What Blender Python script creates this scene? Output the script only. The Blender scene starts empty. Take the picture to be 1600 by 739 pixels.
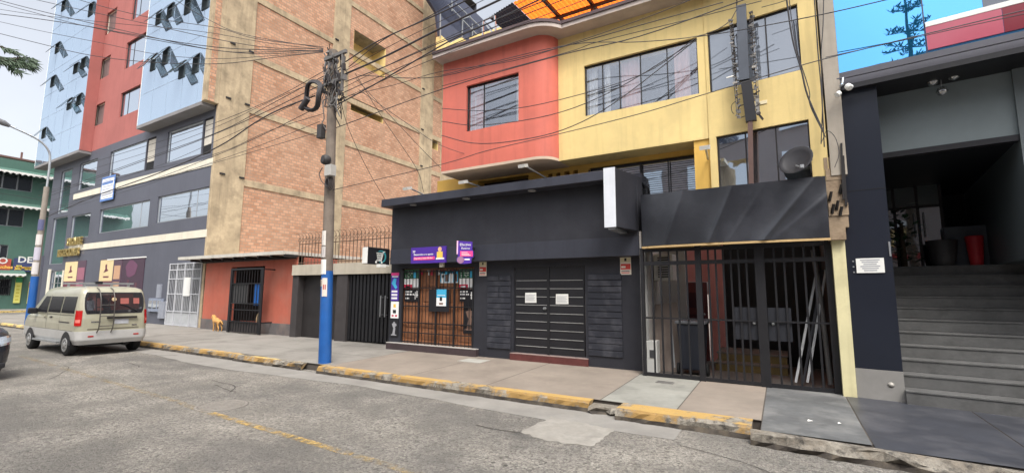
import bpy, bmesh, math, random
from mathutils import Vector, Matrix
random.seed(11)
S = bpy.context.scene
C = bpy.data.collections.new("place"); S.collection.children.link(C)
R = math.radians

# ------------------------------------------------------------------ camera
FPX, CAMH = 718.65, 1.75
PIT, ROL, YAW = R(6.833), R(-0.267), R(30.336)
_cp, _sp, _cy, _sy = math.cos(PIT), math.sin(PIT), math.cos(YAW), math.sin(YAW)
FWD = Vector((-_sy*_cp, _cy*_cp, _sp)); RT = Vector((_cy, _sy, 0)); DN = FWD.cross(RT)
R2 = math.cos(ROL)*RT + math.sin(ROL)*DN; D2 = -math.sin(ROL)*RT + math.cos(ROL)*DN
cam = bpy.data.cameras.new("camera"); cam.sensor_width = 36; cam.lens = FPX/1600*36
cam.clip_end = 2000; cam.clip_start = 0.05
co = bpy.data.objects.new("camera", cam); C.objects.link(co)
m = Matrix((R2, -D2, -FWD)).transposed().to_4x4(); m.translation = (0, 0, CAMH); co.matrix_world = m
S.camera = co

def P(px, py, ax, v):
    """where the sight line through a photo pixel meets a plane of the place"""
    d = R2*(px-800)/FPX + D2*(py-369.5)/FPX + FWD
    i = 'XYZ'.index(ax); o = (0, 0, CAMH)
    t = (v-o[i])/d[i]
    return Vector((d.x*t, d.y*t, CAMH+d.z*t))
def RY(l, t, r, b, Y):
    """pixel corners (left-top, right-bottom sampled in the middle) -> x0,x1,z0,z1 on the plane Y"""
    my, mx = (t+b)/2, (l+r)/2
    return (P(l, my, 'Y', Y).x, P(r, my, 'Y', Y).x, P(mx, b, 'Y', Y).z, P(mx, t, 'Y', Y).z)

# ------------------------------------------------------------------ materials
def lin(c): return tuple(((x/255)/12.92 if x/255 <= .04045 else ((x/255+.055)/1.055)**2.4) for x in c)
MATS = {}
def mat(name, col, rough=.7, var=.15, scale=2.0, bump=0.0, bscale=30.0, metal=0.0, streak=0.0, spec=.4, dirt=None, dirt_amt=0.0, dirt_scale=1.3):
    """plain material: base colour broken up by two sizes of noise, optional vertical streaks and stains"""
    if name in MATS: return MATS[name]
    M = bpy.data.materials.new(name); M.use_nodes = True; n = M.node_tree.nodes; L = M.node_tree.links
    b = n["Principled BSDF"]; b.inputs["Roughness"].default_value = rough; b.inputs["Metallic"].default_value = metal
    b.inputs["Specular IOR Level"].default_value = spec
    tc = n.new("ShaderNodeTexCoord")
    def noise(s, det=5, vec=None):
        t = n.new("ShaderNodeTexNoise"); t.inputs["Scale"].default_value = s; t.inputs["Detail"].default_value = det
        t.inputs["Roughness"].default_value = .6
        L.new(vec or tc.outputs["Object"], t.inputs["Vector"]); return t.outputs["Fac"]
    def mixc(fac, a, bb):
        x = n.new("ShaderNodeMix"); x.data_type = 'RGBA'
        if hasattr(fac, 'links'): L.new(fac, x.inputs[0])
        else: x.inputs[0].default_value = fac
        for k, v in ((6, a), (7, bb)):
            if hasattr(v, 'links'): L.new(v, x.inputs[k])
            else: x.inputs[k].default_value = (*v, 1)
        return x.outputs[2]
    def ramp(f, a, bb):
        r = n.new("ShaderNodeMapRange"); r.inputs[1].default_value = a; r.inputs[2].default_value = bb; L.new(f, r.inputs[0]); return r.outputs[0]
    def mul(f, k):
        r = n.new("ShaderNodeMath"); r.operation = 'MULTIPLY'; L.new(f, r.inputs[0]); r.inputs[1].default_value = k; return r.outputs[0]
    dk = tuple(c*(1-var) for c in col); lt = tuple(min(1, c*(1+var)) for c in col)
    c1 = mixc(ramp(noise(scale), .3, .7), dk, lt)
    c1 = mixc(mul(ramp(noise(scale*9), .35, .65), .35), c1, dk)
    if streak:
        mp = n.new("ShaderNodeMapping"); mp.inputs["Scale"].default_value = (5, 5, .35); L.new(tc.outputs["Object"], mp.inputs[0])
        c1 = mixc(mul(ramp(noise(1.0, 6, mp.outputs[0]), .5, .8), streak), c1, tuple(c*.35 for c in col))
    if dirt:
        c1 = mixc(mul(ramp(noise(dirt_scale, 7), .48, .68), dirt_amt), c1, dirt)
    L.new(c1, b.inputs["Base Color"])
    if bump:
        bp = n.new("ShaderNodeBump"); bp.inputs["Strength"].default_value = bump; bp.inputs["Distance"].default_value = .02
        L.new(noise(bscale, 6), bp.inputs["Height"]); L.new(bp.outputs[0], b.inputs["Normal"])
    MATS[name] = M; return M

def brick_mat(name, c1, c2, mortar, sx, sz, axis='Y', bump=.5, var=.5):
    if name in MATS: return MATS[name]
    M = bpy.data.materials.new(name); M.use_nodes = True; n = M.node_tree.nodes; L = M.node_tree.links; b = n["Principled BSDF"]
    b.inputs["Roughness"].default_value = .9
    tc = n.new("ShaderNodeTexCoord"); sp = n.new("ShaderNodeSeparateXYZ"); cb = n.new("ShaderNodeCombineXYZ")
    L.new(tc.outputs["Object"], sp.inputs[0]); L.new(sp.outputs[axis], cb.inputs[0]); L.new(sp.outputs["Z"], cb.inputs[1])
    t = n.new("ShaderNodeTexBrick"); t.inputs["Scale"].default_value = 1; t.inputs["Brick Width"].default_value = sx
    t.inputs["Row Height"].default_value = sz; t.inputs["Mortar Size"].default_value = .016; t.inputs["Mortar Smooth"].default_value = .2
    t.inputs["Bias"].default_value = -.1
    t.inputs["Color1"].default_value = (*c1, 1); t.inputs["Color2"].default_value = (*c2, 1); t.inputs["Mortar"].default_value = (*mortar, 1)
    L.new(cb.outputs[0], t.inputs["Vector"])
    ns = n.new("ShaderNodeTexNoise"); ns.inputs["Scale"].default_value = .8; ns.inputs["Detail"].default_value = 8; ns.inputs["Roughness"].default_value = .7
    L.new(tc.outputs["Object"], ns.inputs["Vector"])
    mr = n.new("ShaderNodeMapRange"); mr.inputs[1].default_value = .42; mr.inputs[2].default_value = .72; mr.inputs[4].default_value = var*.75; L.new(ns.outputs[0], mr.inputs[0])
    mx = n.new("ShaderNodeMix"); mx.data_type = 'RGBA'; L.new(mr.outputs[0], mx.inputs[0]); L.new(t.outputs["Color"], mx.inputs[6])
    mx.inputs[7].default_value = (*[min(1, x*1.55) for x in mortar], 1)
    n2 = n.new("ShaderNodeTexNoise"); n2.inputs["Scale"].default_value = .35; n2.inputs["Detail"].default_value = 9; n2.inputs["Roughness"].default_value = .75; L.new(tc.outputs["Object"], n2.inputs["Vector"])
    m3 = n.new("ShaderNodeMapRange"); m3.inputs[1].default_value = .5; m3.inputs[2].default_value = .68; m3.inputs[4].default_value = .55; L.new(n2.outputs[0], m3.inputs[0])
    x2 = n.new("ShaderNodeMix"); x2.data_type = 'RGBA'; L.new(m3.outputs[0], x2.inputs[0]); L.new(mx.outputs[2], x2.inputs[6]); x2.inputs[7].default_value = (*[a*.55 for a in c2], 1)
    L.new(x2.outputs[2], b.inputs["Base Color"])
    bp = n.new("ShaderNodeBump"); bp.inputs["Strength"].default_value = bump; bp.inputs["Distance"].default_value = .02; bp.invert = True
    L.new(t.outputs["Fac"], bp.inputs["Height"]); L.new(bp.outputs[0], b.inputs["Normal"])
    MATS[name] = M; return M

def glass(name, tint, refl, opaque=True, rough=.02, wave=.004, gcol=(1, 1, 1)):
    """window glass: a mirror layer over a dark (or see-through, tinted) body"""
    if name in MATS: return MATS[name]
    M = bpy.data.materials.new(name); M.use_nodes = True; n = M.node_tree.nodes; L = M.node_tree.links
    n.remove(n["Principled BSDF"]); out = n["Material Output"]
    g = n.new("ShaderNodeBsdfGlossy"); g.inputs["Roughness"].default_value = rough; g.inputs["Color"].default_value = (*gcol, 1)
    if opaque: d = n.new("ShaderNodeBsdfDiffuse")
    else: d = n.new("ShaderNodeBsdfTransparent")
    d.inputs["Color"].default_value = (*tint, 1)
    lw = n.new("ShaderNodeLayerWeight"); lw.inputs["Blend"].default_value = .25
    mr = n.new("ShaderNodeMapRange"); mr.inputs[3].default_value = refl; mr.inputs[4].default_value = min(1, refl+.5); L.new(lw.outputs["Fresnel"], mr.inputs[0])
    mx = n.new("ShaderNodeMixShader"); L.new(mr.outputs[0], mx.inputs[0]); L.new(d.outputs[0], mx.inputs[1]); L.new(g.outputs[0], mx.inputs[2])
    L.new(mx.outputs[0], out.inputs[0])
    tc = n.new("ShaderNodeTexCoord"); ns = n.new("ShaderNodeTexNoise"); ns.inputs["Scale"].default_value = 1.1; L.new(tc.outputs["Object"], ns.inputs["Vector"])
    bp = n.new("ShaderNodeBump"); bp.inputs["Strength"].default_value = .25; bp.inputs["Distance"].default_value = wave*4; L.new(ns.outputs[0], bp.inputs["Height"])
    L.new(bp.outputs[0], g.inputs["Normal"])
    MATS[name] = M; return M

def flat(rgb, rough=.5, name=None):
    return mat(name or "colour_%d_%d_%d" % rgb, lin(rgb), rough, .06, 6)

# ------------------------------------------------------------------ mesh builder
ORG = {}
class MB:
    def __init__(s, T=None): s.v = []; s.f = []; s.m = []; s.s = []; s.T = T
    def add(s, vs, fs, m=0, sm=False):
        o = len(s.v)
        s.v += [Vector(s.T(*v)) if s.T else Vector(v) for v in vs]
        for f in fs: s.f.append([i+o for i in f]); s.m.append(m); s.s.append(sm)
    def box(s, x0, x1, y0, y1, z0, z1, m=0):
        x0, x1 = sorted((x0, x1)); y0, y1 = sorted((y0, y1)); z0, z1 = sorted((z0, z1))
        s.add([(x0,y0,z0),(x1,y0,z0),(x1,y1,z0),(x0,y1,z0),(x0,y0,z1),(x1,y0,z1),(x1,y1,z1),(x0,y1,z1)],
              [(3,2,1,0),(4,5,6,7),(0,1,5,4),(1,2,6,5),(2,3,7,6),(3,0,4,7)], m); return s
    def quad(s, a, b, c, d, m=0): s.add([a, b, c, d], [(0,1,2,3)], m); return s
    def bar(s, p0, p1, w, h=None, m=0, up=(0,0,1)):
        h = h or w; p0, p1 = Vector(p0), Vector(p1); d = (p1-p0).normalized(); u = Vector(up)
        if abs(d.dot(u)) > .98: u = Vector((0,1,0))
        r = d.cross(u).normalized()*w/2; u2 = r.cross(d).normalized()*h/2
        vs = [p+a*r+b*u2 for p in (p0, p1) for a, b in ((-1,-1),(1,-1),(1,1),(-1,1))]
        s.add(vs, [(3,2,1,0),(4,5,6,7),(0,1,5,4),(1,2,6,5),(2,3,7,6),(3,0,4,7)], m); return s
    def tube(s, pts, r, n=6, m=0, sm=True):
        pts = [Vector(p) for p in pts]; rs = r if isinstance(r, (list, tuple)) else [r]*len(pts)
        vs = []; N = len(pts); prev = None
        for i, p in enumerate(pts):
            d = (pts[min(i+1, N-1)]-pts[max(i-1, 0)]).normalized()
            if prev is None:
                a = d.cross(Vector((0,0,1)) if abs(d.z) < .9 else Vector((1,0,0))).normalized()
            else: a = (prev - d*prev.dot(d)).normalized()
            prev = a; b = d.cross(a)
            vs += [p + rs[i]*(math.cos(2*math.pi*k/n)*a + math.sin(2*math.pi*k/n)*b) for k in range(n)]
        fs = [(i*n+k, i*n+(k+1)%n, (i+1)*n+(k+1)%n, (i+1)*n+k) for i in range(N-1) for k in range(n)]
        s.add(vs, fs, m, sm); s.add(vs[:n], [tuple(range(n))[::-1]], m); s.add(vs[-n:], [tuple(range(n))], m); return s
    def lathe(s, prof, c, axis=(0,0,1), n=16, m=0, sm=True):
        c = Vector(c); q = Vector((0,0,1)).rotation_difference(Vector(axis).normalized())
        vs = [c + q @ Vector((r*math.cos(2*math.pi*k/n), r*math.sin(2*math.pi*k/n), z)) for r, z in prof for k in range(n)]
        N = len(prof); fs = [(i*n+k, i*n+(k+1)%n, (i+1)*n+(k+1)%n, (i+1)*n+k) for i in range(N-1) for k in range(n)]
        s.add(vs, fs, m, sm)
        if prof[0][0] > 1e-4: s.add(vs[:n], [tuple(range(n))[::-1]], m)
        if prof[-1][0] > 1e-4: s.add(vs[-n:], [tuple(range(n))], m)
        return s
    def prism(s, poly, y0, y1, m=0):
        """polygon in (x, z) pushed from y0 to y1"""
        n = len(poly); vs = [(x, y0, z) for x, z in poly]+[(x, y1, z) for x, z in poly]
        s.add(vs, [tuple(range(n)), tuple(range(n, 2*n))[::-1]]+[(i, i+n, (i+1) % n+n, (i+1) % n) for i in range(n)], m); return s
    def planprism(s, poly, z0, z1, m=0):
        n = len(poly); vs = [(x, y, z0) for x, y in poly]+[(x, y, z1) for x, y in poly]
        s.add(vs, [tuple(range(n))[::-1], tuple(range(n, 2*n))]+[(i, (i+1) % n, (i+1) % n+n, i+n) for i in range(n)], m); return s
    def wall(s, u0, u1, z0, z1, d, t, holes=(), m=0, rm=None):
        """upright wall of thickness t with rectangular openings (u0,u1,z0,z1) and their reveals"""
        rm = m if rm is None else rm
        us = sorted({u0, u1, *[h[i] for h in holes for i in (0, 1)]}); zs = sorted({z0, z1, *[h[i] for h in holes for i in (2, 3)]})
        us = [u for u in us if u0-1e-6 <= u <= u1+1e-6]; zs = [z for z in zs if z0-1e-6 <= z <= z1+1e-6]
        for i in range(len(us)-1):
            for j in range(len(zs)-1):
                a, b, c, e = us[i], us[i+1], zs[j], zs[j+1]; um, zm = (a+b)/2, (c+e)/2
                if any(h[0] < um < h[1] and h[2] < zm < h[3] for h in holes): continue
                s.quad((a,d,c), (b,d,c), (b,d,e), (a,d,e), m); s.quad((b,d+t,c), (a,d+t,c), (a,d+t,e), (b,d+t,e), m)
        for h0, h1, c, e in holes:
            c2 = max(c, z0); e2 = min(e, z1)
            s.quad((h0,d,c2), (h0,d,e2), (h0,d+t,e2), (h0,d+t,c2), rm); s.quad((h1,d,e2), (h1,d,c2), (h1,d+t,c2), (h1,d+t,e2), rm)
            s.quad((h0,d,c2), (h0,d+t,c2), (h1,d+t,c2), (h1,d,c2), rm); s.quad((h0,d,e2), (h1,d,e2), (h1,d+t,e2), (h0,d+t,e2), rm)
        s.quad((u0,d,z0), (u0,d,z1), (u0,d+t,z1), (u0,d+t,z0), m); s.quad((u1,d,z1), (u1,d,z0), (u1,d+t,z0), (u1,d+t,z1), m)
        s.quad((u0,d,z1), (u1,d,z1), (u1,d+t,z1), (u0,d+t,z1), m); return s
    def text(s, txt, size, x, y, z, m=0, align='LEFT', depth=.004, sx=1.0, map3=None, bold=0.0):
        cu = bpy.data.curves.new("t", 'FONT'); cu.body = txt; cu.size = size; cu.align_x = align; cu.extrude = depth; cu.offset = bold; cu.resolution_u = 2
        ob = bpy.data.objects.new("t", cu); C.objects.link(ob)
        me = ob.to_mesh()
        f = map3 or (lambda tx, ty, tz: (x+tx*sx, y-tz, z+ty))
        s.add([f(*v.co) for v in me.vertices], [tuple(p.vertices) for p in me.polygons], m)
        ob.to_mesh_clear(); bpy.data.objects.remove(ob); bpy.data.curves.remove(cu); return s
    def build(s, name, mats, parent=None, bevel=0, seg=2, merge=False, normals=True):
        me = bpy.data.meshes.new(name)
        if parent is not None: org = ORG[parent.name]
        else:
            xs = [v.x for v in s.v]; ys = [v.y for v in s.v]; zs = [v.z for v in s.v]
            org = Vector(((min(xs)+max(xs))/2, (min(ys)+max(ys))/2, min(zs)))
        me.from_pydata([v-org for v in s.v], [], s.f)
        for i, p in enumerate(me.polygons): p.material_index = s.m[i]; p.use_smooth = s.s[i]
        for mm in (mats if isinstance(mats, (list, tuple)) else [mats]): me.materials.append(mm)
        if bevel or merge or normals:
            bm = bmesh.new(); bm.from_mesh(me)
            if merge or bevel: bmesh.ops.remove_doubles(bm, verts=bm.verts, dist=1e-4)
            if normals: bmesh.ops.recalc_face_normals(bm, faces=bm.faces)
            if bevel:
                ed = [e for e in bm.edges if len(e.link_faces) == 2 and e.calc_face_angle(0) > .6]
                bmesh.ops.bevel(bm, geom=ed, offset=bevel, segments=seg, affect='EDGES', profile=.5, clamp_overlap=True)
            bm.to_mesh(me); bm.free()
        o = bpy.data.objects.new(name, me); C.objects.link(o); ORG[o.name] = org
        if parent is not None: o.parent = parent
        else: o.location = org
        return o
def frame(ox, oy, ang):
    c, s_ = math.cos(ang), math.sin(ang)
    return lambda u, d, z: (ox+u*c-d*s_, oy+u*s_+d*c, z)
def thing(name, label, cat, loc, group=None):
    o = bpy.data.objects.new(name, None); C.objects.link(o); o.location = loc; o.empty_display_size = .2
    ORG[o.name] = Vector(loc); o['label'] = label; o['category'] = cat
    if group: o['group'] = group
    return o
def tag(o, label, cat, group=None):
    o['label'] = label; o['category'] = cat
    if group: o['group'] = group
    return o
def struct(o): o['kind'] = 'structure'; return o
def copy_tree(o, loc, label=None):
    c = o.copy(); C.objects.link(c); c.location = loc
    if label: c['label'] = label
    for ch in o.children:
        k = ch.copy(); C.objects.link(k); k.parent = c
        for g in ch.children:
            q = g.copy(); C.objects.link(q); q.parent = k
    return c
def smooth(pts, k=6):
    """Catmull-Rom through the points"""
    pts = [Vector(p) for p in pts]; out = []
    q = [2*pts[0]-pts[1]]+pts+[2*pts[-1]-pts[-2]]
    for i in range(1, len(q)-2):
        for j in range(k):
            t = j/k; a, b, c, d = q[i-1], q[i], q[i+1], q[i+2]
            out.append(.5*((2*b)+(c-a)*t+(2*a-5*b+4*c-d)*t*t+(3*b-a-3*c+d)*t**3))
    return out+[pts[-1]]

# shared materials
slate = mat('slate_paint', lin((86,88,98)), .55, .1, .6, .05, 40, streak=.15)
navy = mat('navy_black_paint', lin((40,41,48)), .6, .18, .9, .1, 18, streak=.35, dirt=lin((66,66,71)), dirt_amt=.25)
navy_deep = mat('deep_navy_panel', lin((30,34,44)), .3, .12, .8, 0)
black = mat('black_paint', lin((30,30,34)), .45, .2, 3)
blackmetal = mat('black_steel', lin((30,30,33)), .45, .2, 8)
dark = mat('dark_interior', lin((28,28,30)), .9, .2, 2)
white = mat('white_paint', lin((225,225,220)), .55, .06, 2, streak=.1)
offwhite = mat('cream_paint', lin((214,208,190)), .6, .08, 2, streak=.25)
concrete = mat('raw_concrete', lin((176,158,130)), .95, .25, 1.2, .4, 18, streak=.6, dirt=lin((112,100,82)), dirt_amt=.55, dirt_scale=1.8)
conc_grey = mat('grey_concrete', lin((140,134,124)), .9, .18, 2, .25, 22, streak=.4, dirt=lin((80,72,60)), dirt_amt=.5, dirt_scale=3)
brickred = brick_mat('party_wall_brick', lin((196,150,120)), lin((162,116,88)), lin((146,126,107)), .27, .145, 'Y')
steel = mat('pale_steel', lin((175,178,180)), .35, .1, 6, metal=.7)
redpaint = mat('red_render', lin((160,96,90)), .8, .1, .7, .06, 40, streak=.25)
coral = mat('coral_render', lin((203,109,93)), .75, .1, .8, .1, 30, streak=.42, dirt=lin((176,100,90)), dirt_amt=.35)
yellow = mat('yellow_render', lin((223,199,136)), .75, .1, .8, .1, 30, streak=.42, dirt=lin((196,176,124)), dirt_amt=.4)
yellow2 = mat('ochre_render', lin((206,166,82)), .75, .1, .8, .06, 40, streak=.2)
terracotta = mat('terracotta_render', lin((172,94,76)), .85, .14, .9, .1, 30, streak=.25, dirt=lin((150,110,95)), dirt_amt=.35)
mirror = glass('blue_mirror_glass', (.25,.33,.42), .72, True, .015, .002, (.72,.83,.95))
winglass = glass('reflective_glass', (.09,.1,.12), .78, True, .02, .004, (.82,.88,.95))
seeglass = glass('clear_window_glass', (.92,.93,.94), .2, False, .02, .002, (.7,.74,.8))
blueglass = glass('sky_blue_glass', (.02,.2,.42), .78, True, .01, .0015, (.17,.5,.95))
alu = mat('dark_aluminium', lin((52,50,50)), .4, .1, 5, metal=.4)
wood = mat('varnished_wood', lin((146,98,68)), .4, .3, 3, .15, 30, streak=.3)
maroon = mat('maroon_tile', lin((92,52,50)), .35, .2, 6)
rubber = mat('black_rubber', lin((28,28,29)), .8, .2, 12)
cable_m = mat('cable_sheath', lin((60,58,60)), .6, .1, 4)

# ------------------------------------------------------------------ ground, road, pavement
def road_mat():
    M = bpy.data.materials.new('worn_road'); M.use_nodes = True; n = M.node_tree.nodes; L = M.node_tree.links; b = n["Principled BSDF"]
    b.inputs["Roughness"].default_value = .85; b.inputs["Specular IOR Level"].default_value = .3
    tc = n.new("ShaderNodeTexCoord"); O = tc.outputs["Object"]
    def nz(s, d=6, r=.6):
        t = n.new("ShaderNodeTexNoise"); t.inputs["Scale"].default_value = s; t.inputs["Detail"].default_value = d; t.inputs["Roughness"].default_value = r; L.new(O, t.inputs["Vector"]); return t.outputs["Fac"]
    def rg(f, a, c, lo=0, hi=1):
        r = n.new("ShaderNodeMapRange"); r.inputs[1].default_value = a; r.inputs[2].default_value = c; r.inputs[3].default_value = lo; r.inputs[4].default_value = hi; L.new(f, r.inputs[0]); return r.outputs[0]
    def mx(f, a, c):
        x = n.new("ShaderNodeMix"); x.data_type = 'RGBA'
        if hasattr(f, 'links'): L.new(f, x.inputs[0])
        else: x.inputs[0].default_value = f
        for k, v in ((6, a), (7, c)):
            if hasattr(v, 'links'): L.new(v, x.inputs[k])
            else: x.inputs[k].default_value = (*v, 1)
        return x.outputs[2]
    c = mx(rg(nz(.45), .35, .65), lin((115,112,106)), lin((141,136,127)))
    c = mx(rg(nz(1.1, 9, .75), .5, .68, 0, .5), c, lin((100,98,95)))
    c = mx(rg(nz(3.3, 8, .75), .55, .68, 0, .32), c, lin((170,162,149)))
    v = n.new("ShaderNodeTexVoronoi"); v.inputs["Scale"].default_value = 32; L.new(O, v.inputs["Vector"])
    v2 = n.new("ShaderNodeTexVoronoi"); v2.feature = 'DISTANCE_TO_EDGE'; v2.inputs["Scale"].default_value = 32; L.new(O, v2.inputs["Vector"])
    stone = n.new("ShaderNodeHueSaturation"); stone.inputs["Saturation"].default_value = 0; L.new(v.outputs["Color"], stone.inputs["Color"])
    m2 = n.new("ShaderNodeMix"); m2.data_type = 'RGBA'; m2.blend_type = 'OVERLAY'
    L.new(rg(nz(.9, 5),   .4, .6, .2, .7), m2.inputs[0]); L.new(c, m2.inputs[6]); L.new(stone.outputs[0], m2.inputs[7])
    edge = rg(v2.outputs["Distance"], 0, .12, .5, 0)
    c2 = mx(edge, m2.outputs[2], lin((88,84,80)))
    c2 = mx(rg(nz(60, 4), .5, .75, 0, .35), c2, lin((70,68,66)))
    c2 = mx(rg(nz(30, 3, .55), .57, .63, 0, .55), c2, lin((72,70,67)))
    mp = n.new("ShaderNodeMapping"); mp.inputs["Scale"].default_value = (.12, 1.1, 1); L.new(O, mp.inputs[0]); tk = n.new("ShaderNodeTexNoise"); tk.inputs["Scale"].default_value = 1.3; tk.inputs["Detail"].default_value = 4; L.new(mp.outputs[0], tk.inputs["Vector"])
    c2 = mx(rg(tk.outputs["Fac"], .48, .66, 0, .35), c2, lin((104,101,98)))
    c2 = mx(rg(nz(.8, 3, .5), .66, .74, 0, .45), c2, lin((78,76,75)))
    L.new(c2, b.inputs["Base Color"])
    ad = n.new("ShaderNodeMath"); ad.operation = 'ADD'; L.new(rg(v2.outputs["Distance"], 0, .2), ad.inputs[0]); L.new(rg(nz(9, 8, .7), .3, .7, 0, 2), ad.inputs[1])
    bp = n.new("ShaderNodeBump"); bp.inputs["Strength"].default_value = .8; bp.inputs["Distance"].default_value = .016; L.new(ad.outputs[0], bp.inputs["Height"]); L.new(bp.outputs[0], b.inputs["Normal"])
    return M
roadm = road_mat()
g = MB(); g.quad((-500,-500,-.03), (500,-500,-.03), (500,500,-.03), (-500,500,-.03))
struct(g.build('ground', mat('earth', lin((120,114,106)), .95, .2, .5)))
g = MB()
g.quad((-140,-1.2,0), (60,-1.2,0), (60,7.6,0), (-140,7.6,0)); g.quad((-50.6,7.6,0), (-41.6,7.6,0), (-41.6,60,0), (-50.6,60,0))
struct(g.build('road', roadm, normals=False))
g = MB()
g.box(-140, 60, -6, -1.2, -.02, .14); struct(g.build('opposite_pavement', mat('pave_grey', lin((150,146,140)), .9, .15, 1.5, .1)))

def pz(y): return .15+.05*min(1, max(0, (y-6.8)/2.6))
pave_grey = mat('pavement_concrete', lin((134,130,123)), .9, .13, 1.1, .2, 25, dirt=lin((100,96,90)), dirt_amt=.6, dirt_scale=1.4)
pave_tan = mat('pavement_tan', lin((133,123,112)), .9, .16, 1.0, .15, 30, dirt=lin((108,98,89)), dirt_amt=.5, dirt_scale=1.5)
pave_pale = mat('pavement_pale_concrete', lin((138,137,129)), .9, .16, 1.3, .2, 25, dirt=lin((104,103,97)), dirt_amt=.6, dirt_scale=2.2)
pave_dark = mat('pavement_dark_slab', lin((90,91,91)), .85, .3, 1.2, .1, 20, dirt=lin((130,130,127)), dirt_amt=.6, dirt_scale=1.6)
pave_tile = mat('slate_tile', lin((60,62,68)), .4, .22, 1.5, .04, 30, dirt=lin((98,98,101)), dirt_amt=.45, dirt_scale=1.8)
joint = mat('joint_dirt', lin((84,78,72)), .95, .2, 4)
g = MB()
xs = [-41.5,-38.5,-35.6,-32.8,-30,-27.2,-24.4,-21.6,-18.9,-16.1,-13.4,-10.9,-8.55,-6.25,-4.5,-2.45,-1.35,-.32,.74,2.1,3.5,5,7]
for i in range(len(xs)-1):
    a, b = xs[i], xs[i+1]
    mi = 0 if b < -8.4 else 1 if b < -2 else 2 if b < -1 else 1 if b < 0 else 3 if b < 1 else 4
    y0 = 6.9 if a < -12 else 6.82
    if a < -26: y0 = 7.1
    if a > -.4: y0 = 6.32-.09*a
    g.box(a, b, y0+.02, 9, -.02, .135, 5)
    ys = [y0, 8.1, 10.45] if mi in (0,) else [y0, 9.9 if mi < 3 else 9.2]
    for k in range(len(ys)-1):
        gp = .008; c, e = ys[k]+gp, ys[k+1]-gp; n = 5
        for q in range(n):
            s0, s1 = c+(e-c)*q/n, c+(e-c)*(q+1)/n
            g.quad((a+gp, s0, pz(s0)), (b-gp, s0, pz(s0)), (b-gp, s1, pz(s1)), (a+gp, s1, pz(s1)), mi)
for a, b, y0 in ((-41.6,-26,7.1), (-26,-12,6.9), (-12,-.32,6.82), (-.32,7,6.1)):
    for q in range(4):
        s0, s1 = y0+(10.5-y0)*q/4, y0+(10.5-y0)*(q+1)/4
        if y0 < 6.5 and q == 0: s0 = 6.4
        g.quad((a, s0, pz(s0)-.006), (b, s0, pz(s0)-.006), (b, s1, pz(s1)-.006), (a, s1, pz(s1)-.006), 5)
struct(g.build('pavement', [pave_grey, pave_tan, pave_pale, pave_dark, pave_tile, joint], normals=False))

def kerb_mat(name, yel, amt):
    M = bpy.data.materials.new(name); M.use_nodes = True; n = M.node_tree.nodes; L = M.node_tree.links; b = n["Principled BSDF"]; b.inputs["Roughness"].default_value = .85
    tc = n.new("ShaderNodeTexCoord")
    def nz(s, d=8, r=.7):
        t = n.new("ShaderNodeTexNoise"); t.inputs["Scale"].default_value = s; t.inputs["Detail"].default_value = d; t.inputs["Roughness"].default_value = r; L.new(tc.outputs["Object"], t.inputs["Vector"]); return t.outputs["Fac"]
    def mx(f, a, lo, hi, c, d):
        r = n.new("ShaderNodeMapRange"); r.inputs[1].default_value = a[0]; r.inputs[2].default_value = a[1]; r.inputs[3].default_value = lo; r.inputs[4].default_value = hi; L.new(f, r.inputs[0])
        x = n.new("ShaderNodeMix"); x.data_type = 'RGBA'; L.new(r.outputs[0], x.inputs[0])
        for k, v in ((6, c), (7, d)):
            if hasattr(v, 'links'): L.new(v, x.inputs[k])
            else: x.inputs[k].default_value = (*v, 1)
        return x.outputs[2]
    base = mx(nz(5), (.35,.65), 0, 1, lin((86,80,72)), lin((150,144,132)))
    dk = mx(nz(9), (.5,.62), 0, .8, base, lin((46,43,40)))
    c = mx(nz(2.6), (amt-.04, amt+.05), 0, 1, lin(yel), dk)
    L.new(c, b.inputs["Base Color"])
    bp = n.new("ShaderNodeBump"); bp.inputs["Strength"].default_value = .8; bp.inputs["Distance"].default_value = .03; L.new(nz(12), bp.inputs["Height"]); L.new(bp.outputs[0], b.inputs["Normal"])
    return M
ktop = kerb_mat('kerb_paint_top', (174,142,82), .55); kface = kerb_mat('kerb_paint_face', (146,116,66), .5); kraw = kerb_mat('kerb_raw', (120,112,100), .45)
kpale = kerb_mat('kerb_faded', (196,170,104), .5)
kbase = mat('kerb_grime', lin((62,57,52)), .95, .35, 6, .8, 14, dirt=lin((110,100,84)), dirt_amt=.5, dirt_scale=5)
def kerb(x0, x1, yf, yb, z, m, name='kerb', rough=.012, hollow=()):
    g = MB(); n = max(4, int((x1-x0)/.12)); rows = []
    for i in range(n+1):
        x = x0+(x1-x0)*i/n; j = lambda k=1: random.uniform(-rough, rough)*k
        dip = -.07 if any(a < x < b for a, b in hollow) else 0
        y = yf(x) if callable(yf) else yf; yb_ = yb(x) if callable(yb) else yb
        rows.append([(x, y-.02+j(1.6), -.01), (x, y+j(2), z*.38), (x, y+.012+j(1.2), z-.03+dip+j()), (x, y+.05+j(), z+dip+j(.3)), (x, yb_, z+.001)])
    for i in range(n):
        for k in range(4):
            g.quad(rows[i][k], rows[i+1][k], rows[i+1][k+1], rows[i][k+1], 0 if k == 3 else 2 if k == 0 else 1)
    g.quad(*[rows[0][k] for k in (0,1,3,4)], 1); g.quad(*[rows[-1][k] for k in (4,3,1,0)], 1)
    return struct(g.build(name, list(m)+[kbase], merge=True))
kerb(-41.5, -26, 6.95, 7.1, .155, [kpale, kpale]); kerb(-26, -12, 6.75, 6.91, .153, [ktop, kface]); kerb(-12, -9.3, 6.68, 6.83, .152, [kpale, kface], rough=.02)
kerb(-8.7, -2.55, 6.62, 6.83, .152, [ktop, kface], rough=.008); kerb(-2.1, -.42, 6.45, 6.84, .15, [ktop, kface], rough=.012)
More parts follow.
